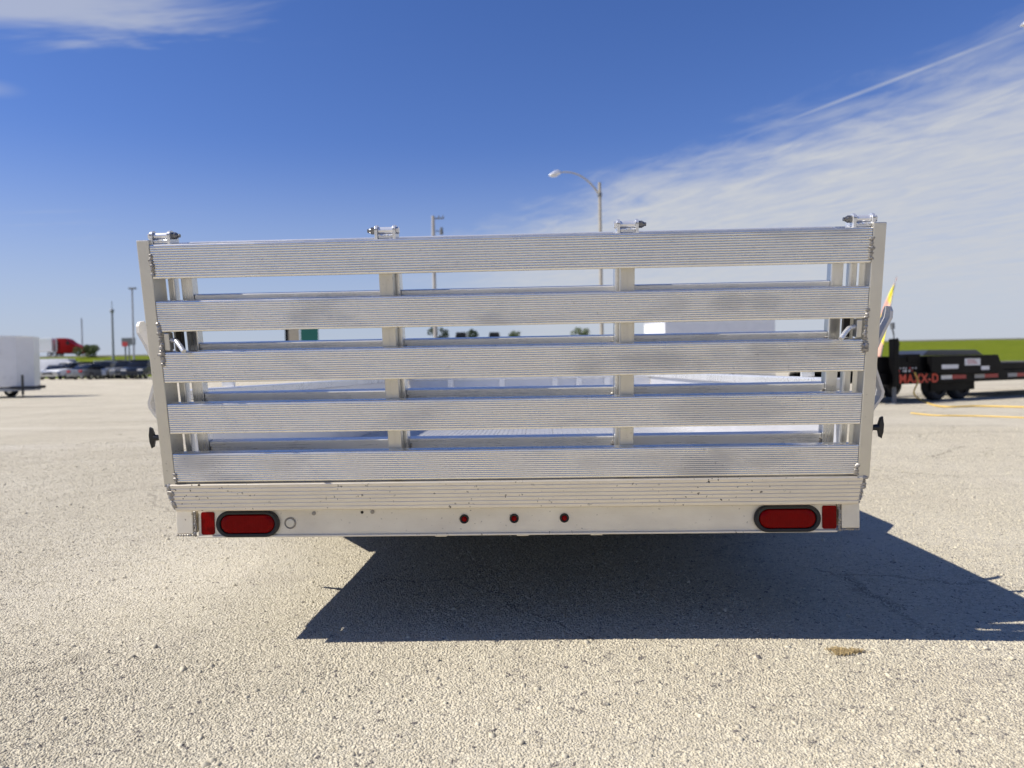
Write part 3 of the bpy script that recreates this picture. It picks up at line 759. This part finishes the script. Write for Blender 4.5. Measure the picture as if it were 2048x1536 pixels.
# --- enclosed cargo trailer: length along local x, nose at +x, side faces local -y
def cargo_trailer(loc, rz, L, H, W, label, group=None, nose=0.55, jack=True, axles=2, mat='white', tong=0.85, wx=-0.35):
    t = empty('cargo_trailer', loc, rz); tag(t, label, 'cargo trailer', group)
    zb = 0.42
    mb = MB(); mb.poly([(-L / 2, -W / 2), (L / 2 - nose, -W / 2), (L / 2, -W * 0.18), (L / 2, W * 0.18), (L / 2 - nose, W / 2), (-L / 2, W / 2)], zb, zb + H, 'z', 0.04)
    mb.build('body', M[mat], t)
    for z0, nm in ((zb + H, 'roof_trim'), (zb - 0.10, 'floor_trim')):
        mb = MB(); mb.poly([(-L / 2 - .01, -W / 2 - .012), (L / 2 - nose, -W / 2 - .012), (L / 2 + .01, -W * 0.18 - .01), (L / 2 + .01, W * 0.18 + .01), (L / 2 - nose, W / 2 + .012), (-L / 2 - .01, W / 2 + .012)], z0 - 0.05, z0 + 0.055 if nm == 'floor_trim' else z0 + 0.02, 'z')
        mb.build(nm, M['sheet'] if nm == 'roof_trim' else M['grey'], t)
    for k in range(int(L / 0.6)):
        x = -L / 2 + 0.5 + k * 0.6
        if x > L / 2 - nose - 0.1: break
        mb = MB(); mb.box(x - 0.006, x + 0.006, -W / 2 - 0.006, -W / 2 + 0.01, zb + 0.06, zb + H - 0.06); mb.build('panel_seam', M['sheet'], t)
    mb = MB(); mb.box(L / 2 - nose - 1.3, L / 2 - nose - 0.5, -W / 2 - 0.012, -W / 2 + 0.01, zb + 0.08, zb + 1.75, 0.006); d = mb.build('side_door', M[mat], t)
    mb = MB(); mb.box(L / 2 - nose - 0.62, L / 2 - nose - 0.55, -W / 2 - 0.03, -W / 2 - 0.012, zb + 0.8, zb + 0.98); mb.build('door_handle', M['steel_dark'], d)
    for k in range(axles):
        for sy in (-1, 1): add_wheel(t, wx + k * 0.8, sy * (W / 2 + 0.10), 0.34, 1.0, R(90))
    for sy in (-1, 1):
        y0, y1 = sorted((sy * (W / 2 + 0.002), sy * (W / 2 + 0.24)))
        mb = MB(); mb.poly([(wx - 0.50, 0.45), (wx - 0.38, 0.70), (wx - 0.1, 0.78), (wx + 0.1 + 0.8 * (axles - 1), 0.78), (wx + 0.38 + 0.8 * (axles - 1), 0.70), (wx + 0.50 + 0.8 * (axles - 1), 0.45)], y0, y1, 'y'); mb.build('fender', M['sheet'], t)
        mb = MB(); mb.cyl((L / 2 - nose, sy * W * 0.35, 0.40), (L / 2 + tong, sy * 0.04, 0.40), 0.05, seg=8); mb.build('tongue_bar', M['steel_dark'], t)
    mb = MB(); mb.box(L / 2 + tong - 0.1, L / 2 + tong + 0.2, -0.06, 0.06, 0.36, 0.48, 0.02); mb.build('coupler', M['steel_dark'], t)
    if jack:
        jx, jy = L / 2 + tong - 0.45, -0.40
        mb = MB(); mb.cyl((jx, jy, 0.12), (jx, jy, 0.90), 0.045, seg=10); mb.cyl((jx, jy, 0.0), (jx, jy, 0.12), 0.025, seg=8); mb.cyl((jx, jy, 0.0), (jx, jy, 0.02), 0.09, seg=12)
        mb.build('jack', M['steel_dark'], t)
    return t

A = on_ground(67, 795)
cargo_trailer((A.x - 2.42, A.y + 0.75, 0), R(-14), 4.0, 2.0, 2.1, 'white enclosed cargo trailer on the left edge with its jack down, nearest on that side', tong=0.75, wx=-0.15, axles=1, nose=0.45)
c = at(1306, 700, 28)
cargo_trailer((c.x + 2.25, c.y + 0.55, gz(c.x, 28)), R(180 + 10), 5.0, 2.15, 2.0, 'white enclosed cargo trailer seen through the gate bars, on the right', nose=0.4, jack=False)

# --- cars: length along local y, front at -y
def car(px, Yd, rz, paint_mat, kind, label, ybot=757):
    p = at(px, ybot, Yd); x, y = p.x, Yd
    t = empty(kind, (x, y, gz(x, y)), rz)
    tag(t, label, {'parked_suv': 'suv', 'parked_car': 'car', 'parked_van': 'van', 'parked_pickup': 'pickup'}[kind], 'vehicles parked along the back of the lot')
    if kind == 'parked_suv':
        L, W, H = 4.7, 1.92, 1.78; low = [(-2.32, .36), (-2.35, .70), (-2.25, .95), (-1.25, 1.08), (2.2, 1.08), (2.33, .85), (2.33, .36)]; cab = [(-1.20, 1.08), (-0.55, 1.66), (-.30, 1.72), (1.75, 1.70), (2.15, 1.08)]
    elif kind == 'parked_van':
        L, W, H = 5.9, 2.05, 2.35; low = [(-2.85, .40), (-2.9, .85), (-2.75, 1.10), (-2.0, 1.25), (2.9, 1.25), (2.9, .40)]; cab = [(-1.95, 1.25), (-1.15, 2.2), (-.8, 2.32), (2.85, 2.32), (2.9, 1.25)]
    elif kind == 'parked_pickup':
        L, W, H = 5.6, 2.0, 1.9; low = [(-2.75, .42), (-2.8, .80), (-2.7, 1.05), (-1.35, 1.15), (2.75, 1.15), (2.78, .5), (2.7, .42)]; cab = [(-1.3, 1.15), (-0.6, 1.80), (-.35, 1.86), (0.9, 1.86), (1.15, 1.15)]
    else:
        L, W, H = 4.6, 1.82, 1.46; low = [(-2.25, .30), (-2.3, .58), (-2.15, .78), (-1.0, .92), (1.7, .95), (2.2, .90), (2.3, .65), (2.25, .30)]; cab = [(-.95, .92), (-0.1, 1.40), (.15, 1.45), (1.0, 1.43), (1.75, .95)]
    mb = MB(); mb.poly(low, -W / 2, W / 2, 'x', 0.07); mb.build('body', M[paint_mat], t, smooth=35)
    mb = MB(); mb.poly(cab, -W / 2 + 0.08, W / 2 - 0.08, 'x', 0.05)
    zt = max(q[1] for q in cab); zl = min(q[1] for q in cab)
    for v in mb.bm.verts:
        v.co.x *= 1 - 0.14 * max(0, (v.co.z - zl) / (zt - zl))
    mb.build('windows' if kind != 'parked_van' else 'cargo_body', M['glass'] if kind != 'parked_van' else M[paint_mat], t, smooth=30)
    wt = (W / 2 - 0.08) * 0.86
    ys = [q[0] for q in cab if q[1] > zt - 0.12]
    mb = MB(); mb.box(-wt - 0.005, wt + 0.005, min(ys), max(ys), zt - 0.06, zt + 0.02, 0.02); mb.build('roof', M[paint_mat], t)
    if kind == 'parked_van':
        mb = MB(); mb.poly([(-1.97, 1.30), (-1.22, 2.16), (-1.18, 2.10), (-1.9, 1.27)], -W / 2 + 0.22, W / 2 - 0.22, 'x'); mb.build('windscreen', M['glass'], t)
    for sx in (-1, 1):
        for yy in (-L * 0.31, L * 0.29): add_wheel(t, sx * (W / 2 - 0.10), yy, 0.34)
        xa, xb = sorted((sx * (W / 2 - 0.50), sx * (W / 2 - 0.06)))
        zc = 0.72 if kind != 'parked_car' else 0.62
        mb = MB(); mb.box(xa, xb, -L / 2 - 0.03, -L / 2 + 0.15, zc, zc + 0.17, 0.03); mb.build('headlight', M['lampglass'], t)
        mb = MB(); mb.box(xa + 0.1, xb, L / 2 - 0.14, L / 2 + 0.03, zc + 0.05, zc + 0.24, 0.03); mb.build('tail_lamp', M['redlamp'], t)
    mb = MB(); mb.box(-W * 0.24, W * 0.24, -L / 2 - 0.02, -L / 2 + 0.12, 0.52, 0.72, 0.02); mb.build('grille', M['steel_dark'], t)
    return t
M['silver'] = paint('silver car paint', (0.50, 0.51, 0.53), 0.3, 0.5, coat=0.5)
M['black'] = paint('black car paint', (0.010, 0.010, 0.011), 0.3, coat=0.15, spec=0.3)
M['navy'] = paint('dark blue car paint', (0.014, 0.022, 0.040), 0.3, 0.1, coat=0.2, spec=0.3)
M['slate'] = paint('slate grey car paint', (0.15, 0.155, 0.16), 0.3, 0.2, coat=0.2)
car(124, 82, R(98), 'white', 'parked_van', 'large white van behind the small silver car', 752)
car(114, 70, R(14), 'silver', 'parked_car', 'small silver car in front of the white van, beside the cargo trailer')
car(142, 71, R(-10), 'white', 'parked_suv', 'white sport utility vehicle between the white van and a black one')
car(171, 72, R(75), 'black', 'parked_suv', 'long black sport utility vehicle seen side on')
car(187, 66, R(172), 'slate', 'parked_car', 'blue grey car showing red tail lamps')
car(209, 68, R(12), 'silver', 'parked_suv', 'silver vehicle facing the lot, right of the car with red lamps')
car(230, 72, R(8), 'black', 'parked_pickup', 'black pickup left of the two dark blue vehicles')
car(255, 67, R(16), 'slate', 'parked_suv', 'slate grey sport utility vehicle with bright headlamps')
car(283, 64, R(10), 'navy', 'parked_suv', 'dark blue sport utility vehicle nearest the gate post')

# --- semi truck on the highway, nose to the right (local +x)
def semi(loc, label):
    t = empty('semi_truck', loc, 0); tag(t, label, 'truck')
    mb = MB(); mb.poly([(0.2, .75), (0.2, 3.95), (1.6, 3.98), (2.5, 3.70), (3.15, 2.95), (4.9, 2.2), (5.9, 1.95), (6.35, 1.5), (6.4, .75)], -1.2, 1.2, 'y', 0.1); mb.build('cab', M['red'], t, smooth=35)
    mb = MB(); mb.poly([(2.72, 3.38), (3.2, 2.82), (3.15, 2.55), (2.4, 2.55), (2.4, 3.1)], -1.215, 1.215, 'y'); mb.build('window', M['glass'], t)
    mb = MB(); mb.box(-1.6, 6.2, -0.5, 0.5, 0.6, 0.95); mb.build('chassis', M['blackpaint'], t)
    mb = MB(); mb.cyl((0.35, -1.25, 1.2), (0.35, -1.25, 3.7), 0.09, seg=10); mb.build('exhaust', M['chrome'], t)
    for x in (5.0, -0.2, -1.4):
        for sy in (-1, 1): add_wheel(t, x, sy * 1.05, 0.52, 1.5, R(90))
    mb = MB(); mb.box(-16.2, -0.7, -1.3, 1.3, 1.15, 3.95, 0.05); mb.build('box_trailer', M['white'], t)
    for x in (-14.9, -13.6):
        for sy in (-1, 1): add_wheel(t, x, sy * 1.05, 0.52, 1.5, R(90))
    return t
HWZ = 5.12
e = at(118, 700, 155)
semi((e.x, 155, HWZ), 'red semi truck with a white box trailer on the highway embankment')

def truck_front(px, Yd, label, accent):
    e = at(px, 690, Yd); t = empty('highway_truck', (e.x, Yd, HWZ), 0); tag(t, label, 'truck')
    mb = MB(); mb.poly([(-1.2, .6), (-1.2, 2.9), (-1.0, 3.9), (1.0, 3.9), (1.2, 2.9), (1.2, .6)], 0.8, 5, 'y', 0.06); mb.build('cab', M['black'], t)
    mb = MB(); mb.box(-0.85, 0.85, -0.6, 0.8, 0.7, 2.15, 0.1); mb.build('hood', M['black'], t)
    mb = MB(); mb.box(-0.55, 0.55, -0.64, -0.6, 0.9, 2.3); mb.build('grille', M[accent], t)
    mb = MB(); mb.box(-1.0, 1.0, 0.77, 0.8, 2.35, 3.2); mb.build('windscreen', M['glass'], t)
    for sx in (-1, 1): add_wheel(t, sx * 1.0, 0.2, 0.52, 1.5)
truck_front(921, 160, 'black truck with an orange front on the highway, seen between the gate bars', 'orange')
truck_front(988, 163, 'black truck with a red front on the highway, right of the orange fronted one', 'red')

# --- poles and signs
def pole(px, ytop, Yd, r, mat, label, name='utility_pole', group=None, zbase=None):
    top = at(px, ytop, Yd); zb = gz(top.x, Yd) if zbase is None else zbase
    t = empty(name, (top.x, Yd, zb), 0); tag(t, label, 'pole', group)
    mb = MB(); mb.cyl((0, 0, 0), (0, 0, top.z - zb), r * 1.25, r, 14); mb.build('pole', M[mat], t, smooth=40)
    return t, top.z - zb
p, h = pole(866, 432, 36, 0.082, 'palepole', 'pale utility pole behind the middle of the gate')
mb = MB(); mb.box(0.10, 0.55, -0.03, 0.03, h - 0.16, h - 0.10); mb.build('crossarm', M['darkpole'], p)
mb = MB(); mb.cyl((0.42, 0, h - 0.96), (0.42, 0, h - 0.60), 0.10, 0.07, 12); mb.build('insulator', M['darkpole'], p, smooth=40)
mb = MB(); mb.box(0.12, 0.46, -0.02, 0.02, h - 0.80, h - 0.76); mb.build('bracket', M['darkpole'], p)
for xx in (0.3, 0.52):
    mb = MB(); mb.cyl((xx, 0, h - 0.10), (xx, 0, h + 0.0), 0.035, seg=8); mb.build('pin_insulator', M['darkpole'], p)

def street_lamp(px, ytop, Yd, label):
    top = at(px, ytop, Yd); zb = gz(top.x, Yd)
    t = empty('street_lamp', (top.x, Yd, zb), 0); tag(t, label, 'street lamp', 'street lamps with curved arms')
    h = top.z - zb
    mb = MB(); mb.cyl((0, 0, 0), (0, 0, h), 0.115, 0.085, 14); mb.build('pole', M['galv'], t, smooth=40)
    mb = MB(); mb.cyl((0, 0, h - 0.78), (0, 0, h - 0.60), 0.13, seg=12); mb.build('clamp', M['darkpole'], t)
    th = [R(38 + 57 * k / 14) for k in range(15)]; c0, s0 = math.cos(th[0]), math.sin(th[0]); kx = 2.15 / (c0 - math.cos(th[-1])); kz = 1.36 / (1 - s0)
    P = [(-kx * (c0 - math.cos(a)) - 0.02, 0, h - 0.72 + kz * (math.sin(a) - s0)) for a in th]
    P.append((-2.27, 0, h + 0.61))
    mb = MB(); mb.tube(P, [0.055 - 0.0015 * k for k in range(len(P))], 10); mb.build('arm', M['galv'], t, smooth=50)
    mb = MB(); mb.poly([(-2.2, h + 0.53), (-2.2, h + 0.72), (-2.35, h + 0.76), (-2.55, h + 0.70), (-2.80, h + 0.50), (-2.85, h + 0.44), (-2.6, h + 0.44)], -0.14, 0.14, 'y', 0.05); hd = mb.build('lamp_head', M['sheet'], t, smooth=50)
    mb = MB(); mb.poly([(-2.32, h + 0.5), (-2.75, h + 0.43), (-2.7, h + 0.385), (-2.4, h + 0.41)], -0.10, 0.10, 'y', 0.02); mb.build('lamp_glass', M['lampglass'], hd)
    return t
street_lamp(1199, 365, 40, 'tall street lamp with a curved arm behind the trailer')
lamp_end = at(2046, 46, 19.5)
t = copy_tree([o for o in COL.objects if o.name == 'street_lamp'][0])
hp = at(1199, 365, 40).z - gz(at(1199, 365, 40).x, 40)
t.location = (lamp_end.x + 2.80, 19.5, lamp_end.z - (hp + 0.50))
t['label'] = 'street lamp whose head just enters the top right corner'

pole(163, 636, 165, 0.13, 'greypole', 'thin grey pole behind the red truck', zbase=4.9)
p, h = pole(224, 622, 118, 0.16, 'greypole', 'dark pole with a small cap, middle of the three far left poles', zbase=1.5)
mb = MB(); mb.blob((0, 0, h), 0.42, 2, (0.8, 0.8, 1.0)); mb.build('cap', M['greypole'], p, smooth=60)
mb = MB(); mb.cyl((0, 0, h + .4), (0, 0, h + 1.6), 0.05, seg=6); mb.build('antenna', M['darkpole'], p)
p, h = pole(264, 577, 95, 0.10, 'greypole', 'tall pale floodlight pole just left of the gate post', name='floodlight_pole')
mb = MB(); mb.box(-0.45, 0.55, -0.15, 0.15, h - 0.1, h + 0.12, 0.03); mb.build('lamp_head', M['darkpole'], p)

def board(px0, px1, y0, y1, Yd, mat, name, label, zb, frame=None, legs=2):
    a = at(px0, y0, Yd); b = at(px1, y1, Yd)
    t = empty(name, ((a.x + b.x) / 2, Yd, zb), 0); tag(t, label, 'sign')
    w = (b.x - a.x) / 2
    mb = MB(); mb.box(-w, w, -0.05, 0.05, b.z - zb, a.z - zb, 0.02); mb.build('panel', M[mat], t)
    for x in ((-w * 0.7, w * 0.7) if legs == 2 else (0,)):
        mb = MB(); mb.box(x - 0.08, x + 0.08, 0.06, 0.22, 0, a.z - zb - 0.1); mb.build('post', M['darkpole'], t)
    if frame:
        mb = MB(); mb.box(-w - 0.7, -w - 0.02, -0.10, 0.10, 0, a.z - zb + 0.1); mb.build('side_column', M[frame], t)
    return t
board(601, 637, 657, 686, 166, 'green_sign', 'road_sign', 'green highway sign between the left gate bars', HWZ)
board(576, 599, 655, 690, 168, 'beige', 'sign_board', 'beige board with a dark column, left of the green highway sign', HWZ, 'blackpaint')
board(243, 271, 676, 690, 125, 'grey_sign', 'billboard', 'grey billboard on a post by the far left poles', 2.3, legs=1)
board(244, 255, 684, 693, 105, 'stickerred', 'warning_sign', 'small faded red sign under the grey billboard', 0.7, legs=1)

# --- trees
def tree(px, ytop, Yd, width, label, mat, zb, n=2600, name='leafy_tree'):
    top = at(px, ytop, Yd); H = top.z - zb
    t = empty(name, (top.x, Yd, zb), random.uniform(0, 6)); tag(t, label, 'tree' if name != 'leafy_bush' else 'bush')
    mb = MB(); mb.cyl((0, 0, 0), (0.05, 0, H * 0.5), 0.16, 0.09, 8)
    for k in range(7):
        a = k * 0.9; r = width * 0.33
        mb.cyl((0.03, 0, H * (0.25 + 0.04 * k)), (r * math.cos(a), r * math.sin(a), H * (0.5 + 0.06 * k)), 0.07, 0.02, 6)
    mb.build('trunk', M['bark'], t)
    cl = [(rng.normal(0, width * 0.22), rng.normal(0, width * 0.22), H * (0.30 + 0.55 * rng.random()), width * (0.13 + 0.12 * rng.random())) for _ in range(16)]
    V = []; F = []
    for k in range(n):
        c = cl[k % len(cl)]; d = rng.normal(0, 1, 3); d /= np.linalg.norm(d)
        p = np.array(c[:3]) + d * c[3] * (0.55 + 0.45 * rng.random()); p[2] = min(max(p[2], 0.1), H)
        u = rng.normal(0, 1, 3); u /= np.linalg.norm(u); v = np.cross(u, rng.normal(0, 1, 3)); v /= np.linalg.norm(v)
        s = 0.10 + 0.12 * rng.random(); i = len(V)
        V += [p - u * s, p + v * s * 0.5, p + u * s, p - v * s * 0.5]; F.append((i, i + 1, i + 2, i + 3))
    me = bpy.data.meshes.new('crown'); me.from_pydata([tuple(q) for q in V], [], F); me.materials.append(M[mat])
    o = bpy.data.objects.new('crown', me); COL.objects.link(o); o.parent = t
tree(176, 690, 146, 4.0, 'loose green bush on the embankment right of the red truck', 'leaf', 4.2, name='leafy_bush')
tree(878, 650, 178, 4.5, 'dark green tree right behind the pale utility pole', 'leafdark', 5.0)
tree(945, 652, 180, 3.2, 'dark tree right of the truck with the orange front', 'leafdark', 5.0)
tree(1030, 656, 182, 5.0, 'small round tree between the bars, left of the street lamp', 'leaf', 5.0)
tree(1165, 654, 182, 5.4, 'small green tree just left of the street lamp pole', 'leaf', 5.0)

# --- black equipment trailer at the right: local x runs along the frame away from its jack
J = on_ground(1775, 808)
eq = empty('equipment_trailer', (J.x, J.y, 0), R(30)); tag(eq, 'long low black equipment trailer with orange lettering on its frame, at the right', 'trailer')
def ep(mb, name, mat, smooth=None, parent=eq): return mb.build(name, M[mat], parent, smooth=smooth)
mb = MB(); mb.box(-0.35, 9.5, -0.06, 0.06, 0.37, 0.60, 0.01); ep(mb, 'frame_rail', 'blackpaint')
mb = MB(); mb.box(-0.35, 9.5, 1.94, 2.06, 0.37, 0.60, 0.01); ep(mb, 'frame_rail', 'blackpaint')
for k in range(12):
    mb = MB(); mb.box(0.2 + 0.8 * k, 0.28 + 0.8 * k, 0.061, 1.939, 0.40, 0.595); ep(mb, 'cross_beam', 'blackpaint')
mb = MB(); mb.box(-0.40, 1.60, -0.03, 2.0, 0.605, 0.915, 0.02); ep(mb, 'front_deck', 'blackpaint')
mb = MB(); mb.box(0.55, 0.95, -0.045, 0.3, 0.80, 0.955, 0.015); ep(mb, 'winch_cover', 'blackpaint')
mb = MB(); mb.box(3.52, 9.5, -0.04, 2.0, 0.605, 0.74, 0.01); ep(mb, 'deck_edge', 'blackpaint')
M['deckwood'] = paint('grey deck planks', (0.20, 0.19, 0.175), 0.8, var=0.25)
for k in range(10):
    mb = MB(); mb.box(3.54, 9.48, -0.02 + 0.2 * k, 0.172 + 0.2 * k, 0.741, 0.78, 0.004); ep(mb, 'deck_plank', 'deckwood')
mb = MB(); mb.poly([(1.13, 0.60), (1.13, 0.915), (3.42, 0.925), (3.62, 0.60), (3.52, 0.53), (1.25, 0.565)], -0.155, -0.062, 'y', 0.01); ep(mb, 'fender', 'blackpaint')
M['lid'] = paint('grey blue lid', (0.035, 0.042, 0.06), 0.35)
mb = MB(); mb.poly([(1.17, 0.93), (1.36, 1.035), (2.98, 1.035), (3.25, 0.93)], 0.05, 0.75, 'y', 0.01); ep(mb, 'box_lid', 'lid')
for x0, x1, z0, z1 in ((1.46, 2.01, 0.65, 0.735), (2.23, 2.77, 0.71, 0.85), (2.80, 3.09, 0.61, 0.69)):
    mb = MB(); mb.box(x0, x1, -0.1585, -0.1555, z0, z1); ep(mb, 'sticker', 'sticker')
for k in range(3):
    mb = MB(); mb.box(2.32, 2.68 - 0.05 * k, -0.1605, -0.1590, 0.745 + 0.033 * k, 0.757 + 0.033 * k); ep(mb, 'print_line', 'stickerred')
for x0, x1, mt in ((1.59, 1.95, 'sticker'), (1.95, 2.43, 'redtape'), (2.73, 3.09, 'greytape'), (3.09, 3.58, 'redtape'), (3.95, 4.3, 'greytape'), (4.3, 4.7, 'redtape'), (5.5, 5.8, 'greytape'), (5.8, 6.2, 'redtape')):
    if mt not in M: M[mt] = paint(mt, (0.36, 0.010, 0.008) if mt == 'redtape' else (0.30, 0.30, 0.30), 0.4)
    mb = MB(); mb.box(x0, x1, -0.0635, -0.0605, 0.44, 0.52); ep(mb, 'reflective_tape', mt)
for k in range(13):
    mb = MB(); x, z = 0.22 + 0.10 * (k % 7) + random.uniform(-.025, .025), 0.68 if k < 7 else 0.625
    mb.cyl((x, -0.045, z), (x, -0.029, z), random.uniform(.014, .028), seg=10); ep(mb, 'stud', 'lampglass' if k % 4 else 'stickerred')
# jack post and foot
mb = MB(); mb.box(-0.05, 0.10, -0.18, -0.065, 0.33, 1.25, 0.01); ep(mb, 'jack', 'blackpaint')
mb = MB(); mb.box(0.0, 0.055, -0.15, -0.095, 0.02, 0.329); ep(mb, 'jack_leg', 'darkpole')
mb = MB(); mb.box(-0.08, 0.13, -0.22, -0.02, 0.0, 0.019); ep(mb, 'jack_foot', 'darkpole')
mb = MB(); mb.tube([(0.03, -0.12, 1.25), (0.03, -0.12, 1.32), (-0.03, -0.14, 1.42), (-0.05, -0.15, 1.47)], 0.014, 8); mb.cyl((-0.045, -0.15, 1.43), (-0.06, -0.15, 1.55), 0.04, 0.045, 10); ep(mb, 'jack_crank', 'darkpole')
mb = MB(); mb.tube([(0.08, -0.11, 1.22), (0.16, -0.10, 1.26), (0.23, -0.09, 1.16), (0.22, -0.08, 1.0), (0.16, -0.06, 0.91)], 0.012, 8); ep(mb, 'cable', 'rubber')
mb = MB(); mb.tube([(-0.30, 0.0, 0.48), (-1.5, 0.85, 0.48), (-1.7, 0.99, 0.48)], 0.07, 8); ep(mb, 'tongue', 'blackpaint')
for k in range(2):
    for sy in (0.22, 1.78):
        add_wheel(eq, 1.80 + 0.80 * k, sy, 0.32, 0.94, R(90), True)
mb = MB(); mb.box(1.45, 2.95, 0.07, 0.10, 0.20, 0.366); ep(mb, 'spring_hanger', 'blackpaint')
# lettering on the frame
tx = bpy.data.curves.new('frame_lettering', 'FONT'); tx.body = 'MAXX-D'; tx.size = 0.24; tx.extrude = 0.002; tx.offset = 0.007; tx.space_character = 1.12
to = bpy.data.objects.new('tmp', tx); COL.objects.link(to)
bpy.context.view_layer.update()
me = bpy.data.meshes.new_from_object(to.evaluated_get(bpy.context.evaluated_depsgraph_get())); bpy.data.objects.remove(to)
me.name = 'frame_lettering'; me.materials.clear(); me.materials.append(M['orange'])
wx_ = [v.co.x for v in me.vertices]; kx_ = 1.22 / (max(wx_) - min(wx_))
for v in me.vertices: v.co.x = (v.co.x - min(wx_)) * kx_
le = bpy.data.objects.new('frame_lettering', me); COL.objects.link(le); le.parent = eq
le.location = (0.27, -0.0655, 0.392); le.rotation_euler = (R(90), 0, 0)

# hoses on the ground beside it
def hose(pts, r, label):
    mb = MB(); Q = []
    for i in range(len(pts) - 1):
        p0, p1, p2, p3 = [Vector(pts[max(0, min(len(pts) - 1, i + d))]) for d in (-1, 0, 1, 2)]
        for k in range(8):
            u = k / 8; Q.append(0.5 * ((2 * p1) + (p2 - p0) * u + (2 * p0 - 5 * p1 + 4 * p2 - p3) * u * u + (3 * p1 - p0 - 3 * p2 + p3) * u ** 3))
    Q.append(Vector(pts[-1])); mb.tube(Q, r, 8)
    o = mb.build('air_hose', M['hose'], smooth=60); tag(o, label, 'hose')
bpy.context.view_layer.update()
EM = eq.matrix_basis
hose([EM @ Vector((0.68, -0.10, 0.60)), EM @ Vector((0.69, -0.16, 0.42)), at(1828, 787, J.y + 0.05), on_ground(1848, 803, .02), on_ground(1885, 813, .02), on_ground(1960, 812, .02), on_ground(2080, 815, .02)], 0.015, 'yellow hose hanging from the black trailer onto the gravel')
hose([on_ground(1822, 826, .012), on_ground(1850, 829, .012), on_ground(1880, 831, .012), on_ground(1960, 832, .012), on_ground(2090, 837, .012)], 0.010, 'yellow hose lying straight on the gravel nearest the camera')

# --- feather flag
def flag():
    tip = at(1793, 553, 16.5); base = at(1752, 765, 16.5)
    t = empty('feather_flag', (base.x, 16.5, 0), 0); tag(t, 'pink and yellow feather flag on a bent pole behind the black trailer', 'flag')
    d = tip - Vector((base.x, 16.5, 0))
    P = [Vector((d.x * (k / 14) ** 1.25, 0, d.z * k / 14)) for k in range(15)]
    mb = MB(); mb.tube(P, [0.022 - 0.0012 * k for k in range(15)], 8); mb.build('flag_pole', M['darkpole'], t, smooth=50)
    def fn(tt, b):
        o = coords(tt); n = tt.noise(tt.mapping(o, (2.0, 1, 0.9)), 1.6, 2, 0.5)
        c = tt.mix(tt.range(n, 0.50, 0.56), (0.72, 0.40, 0.30, 1), (0.80, 0.70, 0.04, 1))
        tt.put(b.inputs['Base Color'], c); b.inputs['Roughness'].default_value = 0.7
    M['flag'] = material('flag cloth', fn)
    bm = bmesh.new(); rows = []
    for k in range(3, 29):
        u = k / 28; x = d.x * u ** 1.25; z = d.z * u
        w = 0.25 * (1 - max(0, (u - 0.55) / 0.45) ** 2.2) + 0.004
        rows.append([bm.verts.new((x - 0.72 * w * j / 4, 0.70 * w * j / 4 + 0.02 * math.sin(9 * u + j), z - 0.10 * j / 4)) for j in range(5)])
    for a, b in zip(rows, rows[1:]):
        for j in range(4): bm.faces.new((a[j], a[j + 1], b[j + 1], b[j]))
    me = bpy.data.meshes.new('flag_cloth'); bm.to_mesh(me); bm.free(); me.materials.append(M['flag'])
    o = bpy.data.objects.new('flag_cloth', me); COL.objects.link(o); o.parent = t
    md = o.modifiers.new('thick', 'SOLIDIFY'); md.thickness = 0.004
flag()

# --- small patch of dry debris by the shadow
def debris():
    c = on_ground(1688, 1307); V = []; F = []
    for k in range(520):
        a = random.uniform(0, 6.28); r = random.random() ** 0.8 * (1 + 0.35 * math.sin(3 * a + 1)) * (1.5 if k % 9 == 0 else 1.0)
        p = Vector((c.x + 0.045 * r * math.cos(a), c.y + 0.022 * r * math.sin(a), 0.006 + random.uniform(0, .005)))
        u = Vector((random.uniform(-1, 1), random.uniform(-1, 1), random.uniform(-.3, .4))).normalized() * random.uniform(.003, .007); w = u.cross(Vector((0, 0, 1))).normalized() * 0.0012
        i = len(V); V += [p - u - w, p - u + w, p + u + w, p + u - w]; F.append((i, i + 1, i + 2, i + 3))
    me = bpy.data.meshes.new('dry_grass'); me.from_pydata(V, [], F); M['straw'] = paint('straw', (0.36, 0.27, 0.13), 0.9, var=0.4, scale=200); me.materials.append(M['straw'])
    o = bpy.data.objects.new('dry_grass', me); COL.objects.link(o); tag(o, 'small brown patch of dry grass on the gravel below the right tail light', 'dry grass', kind='stuff')
debris()
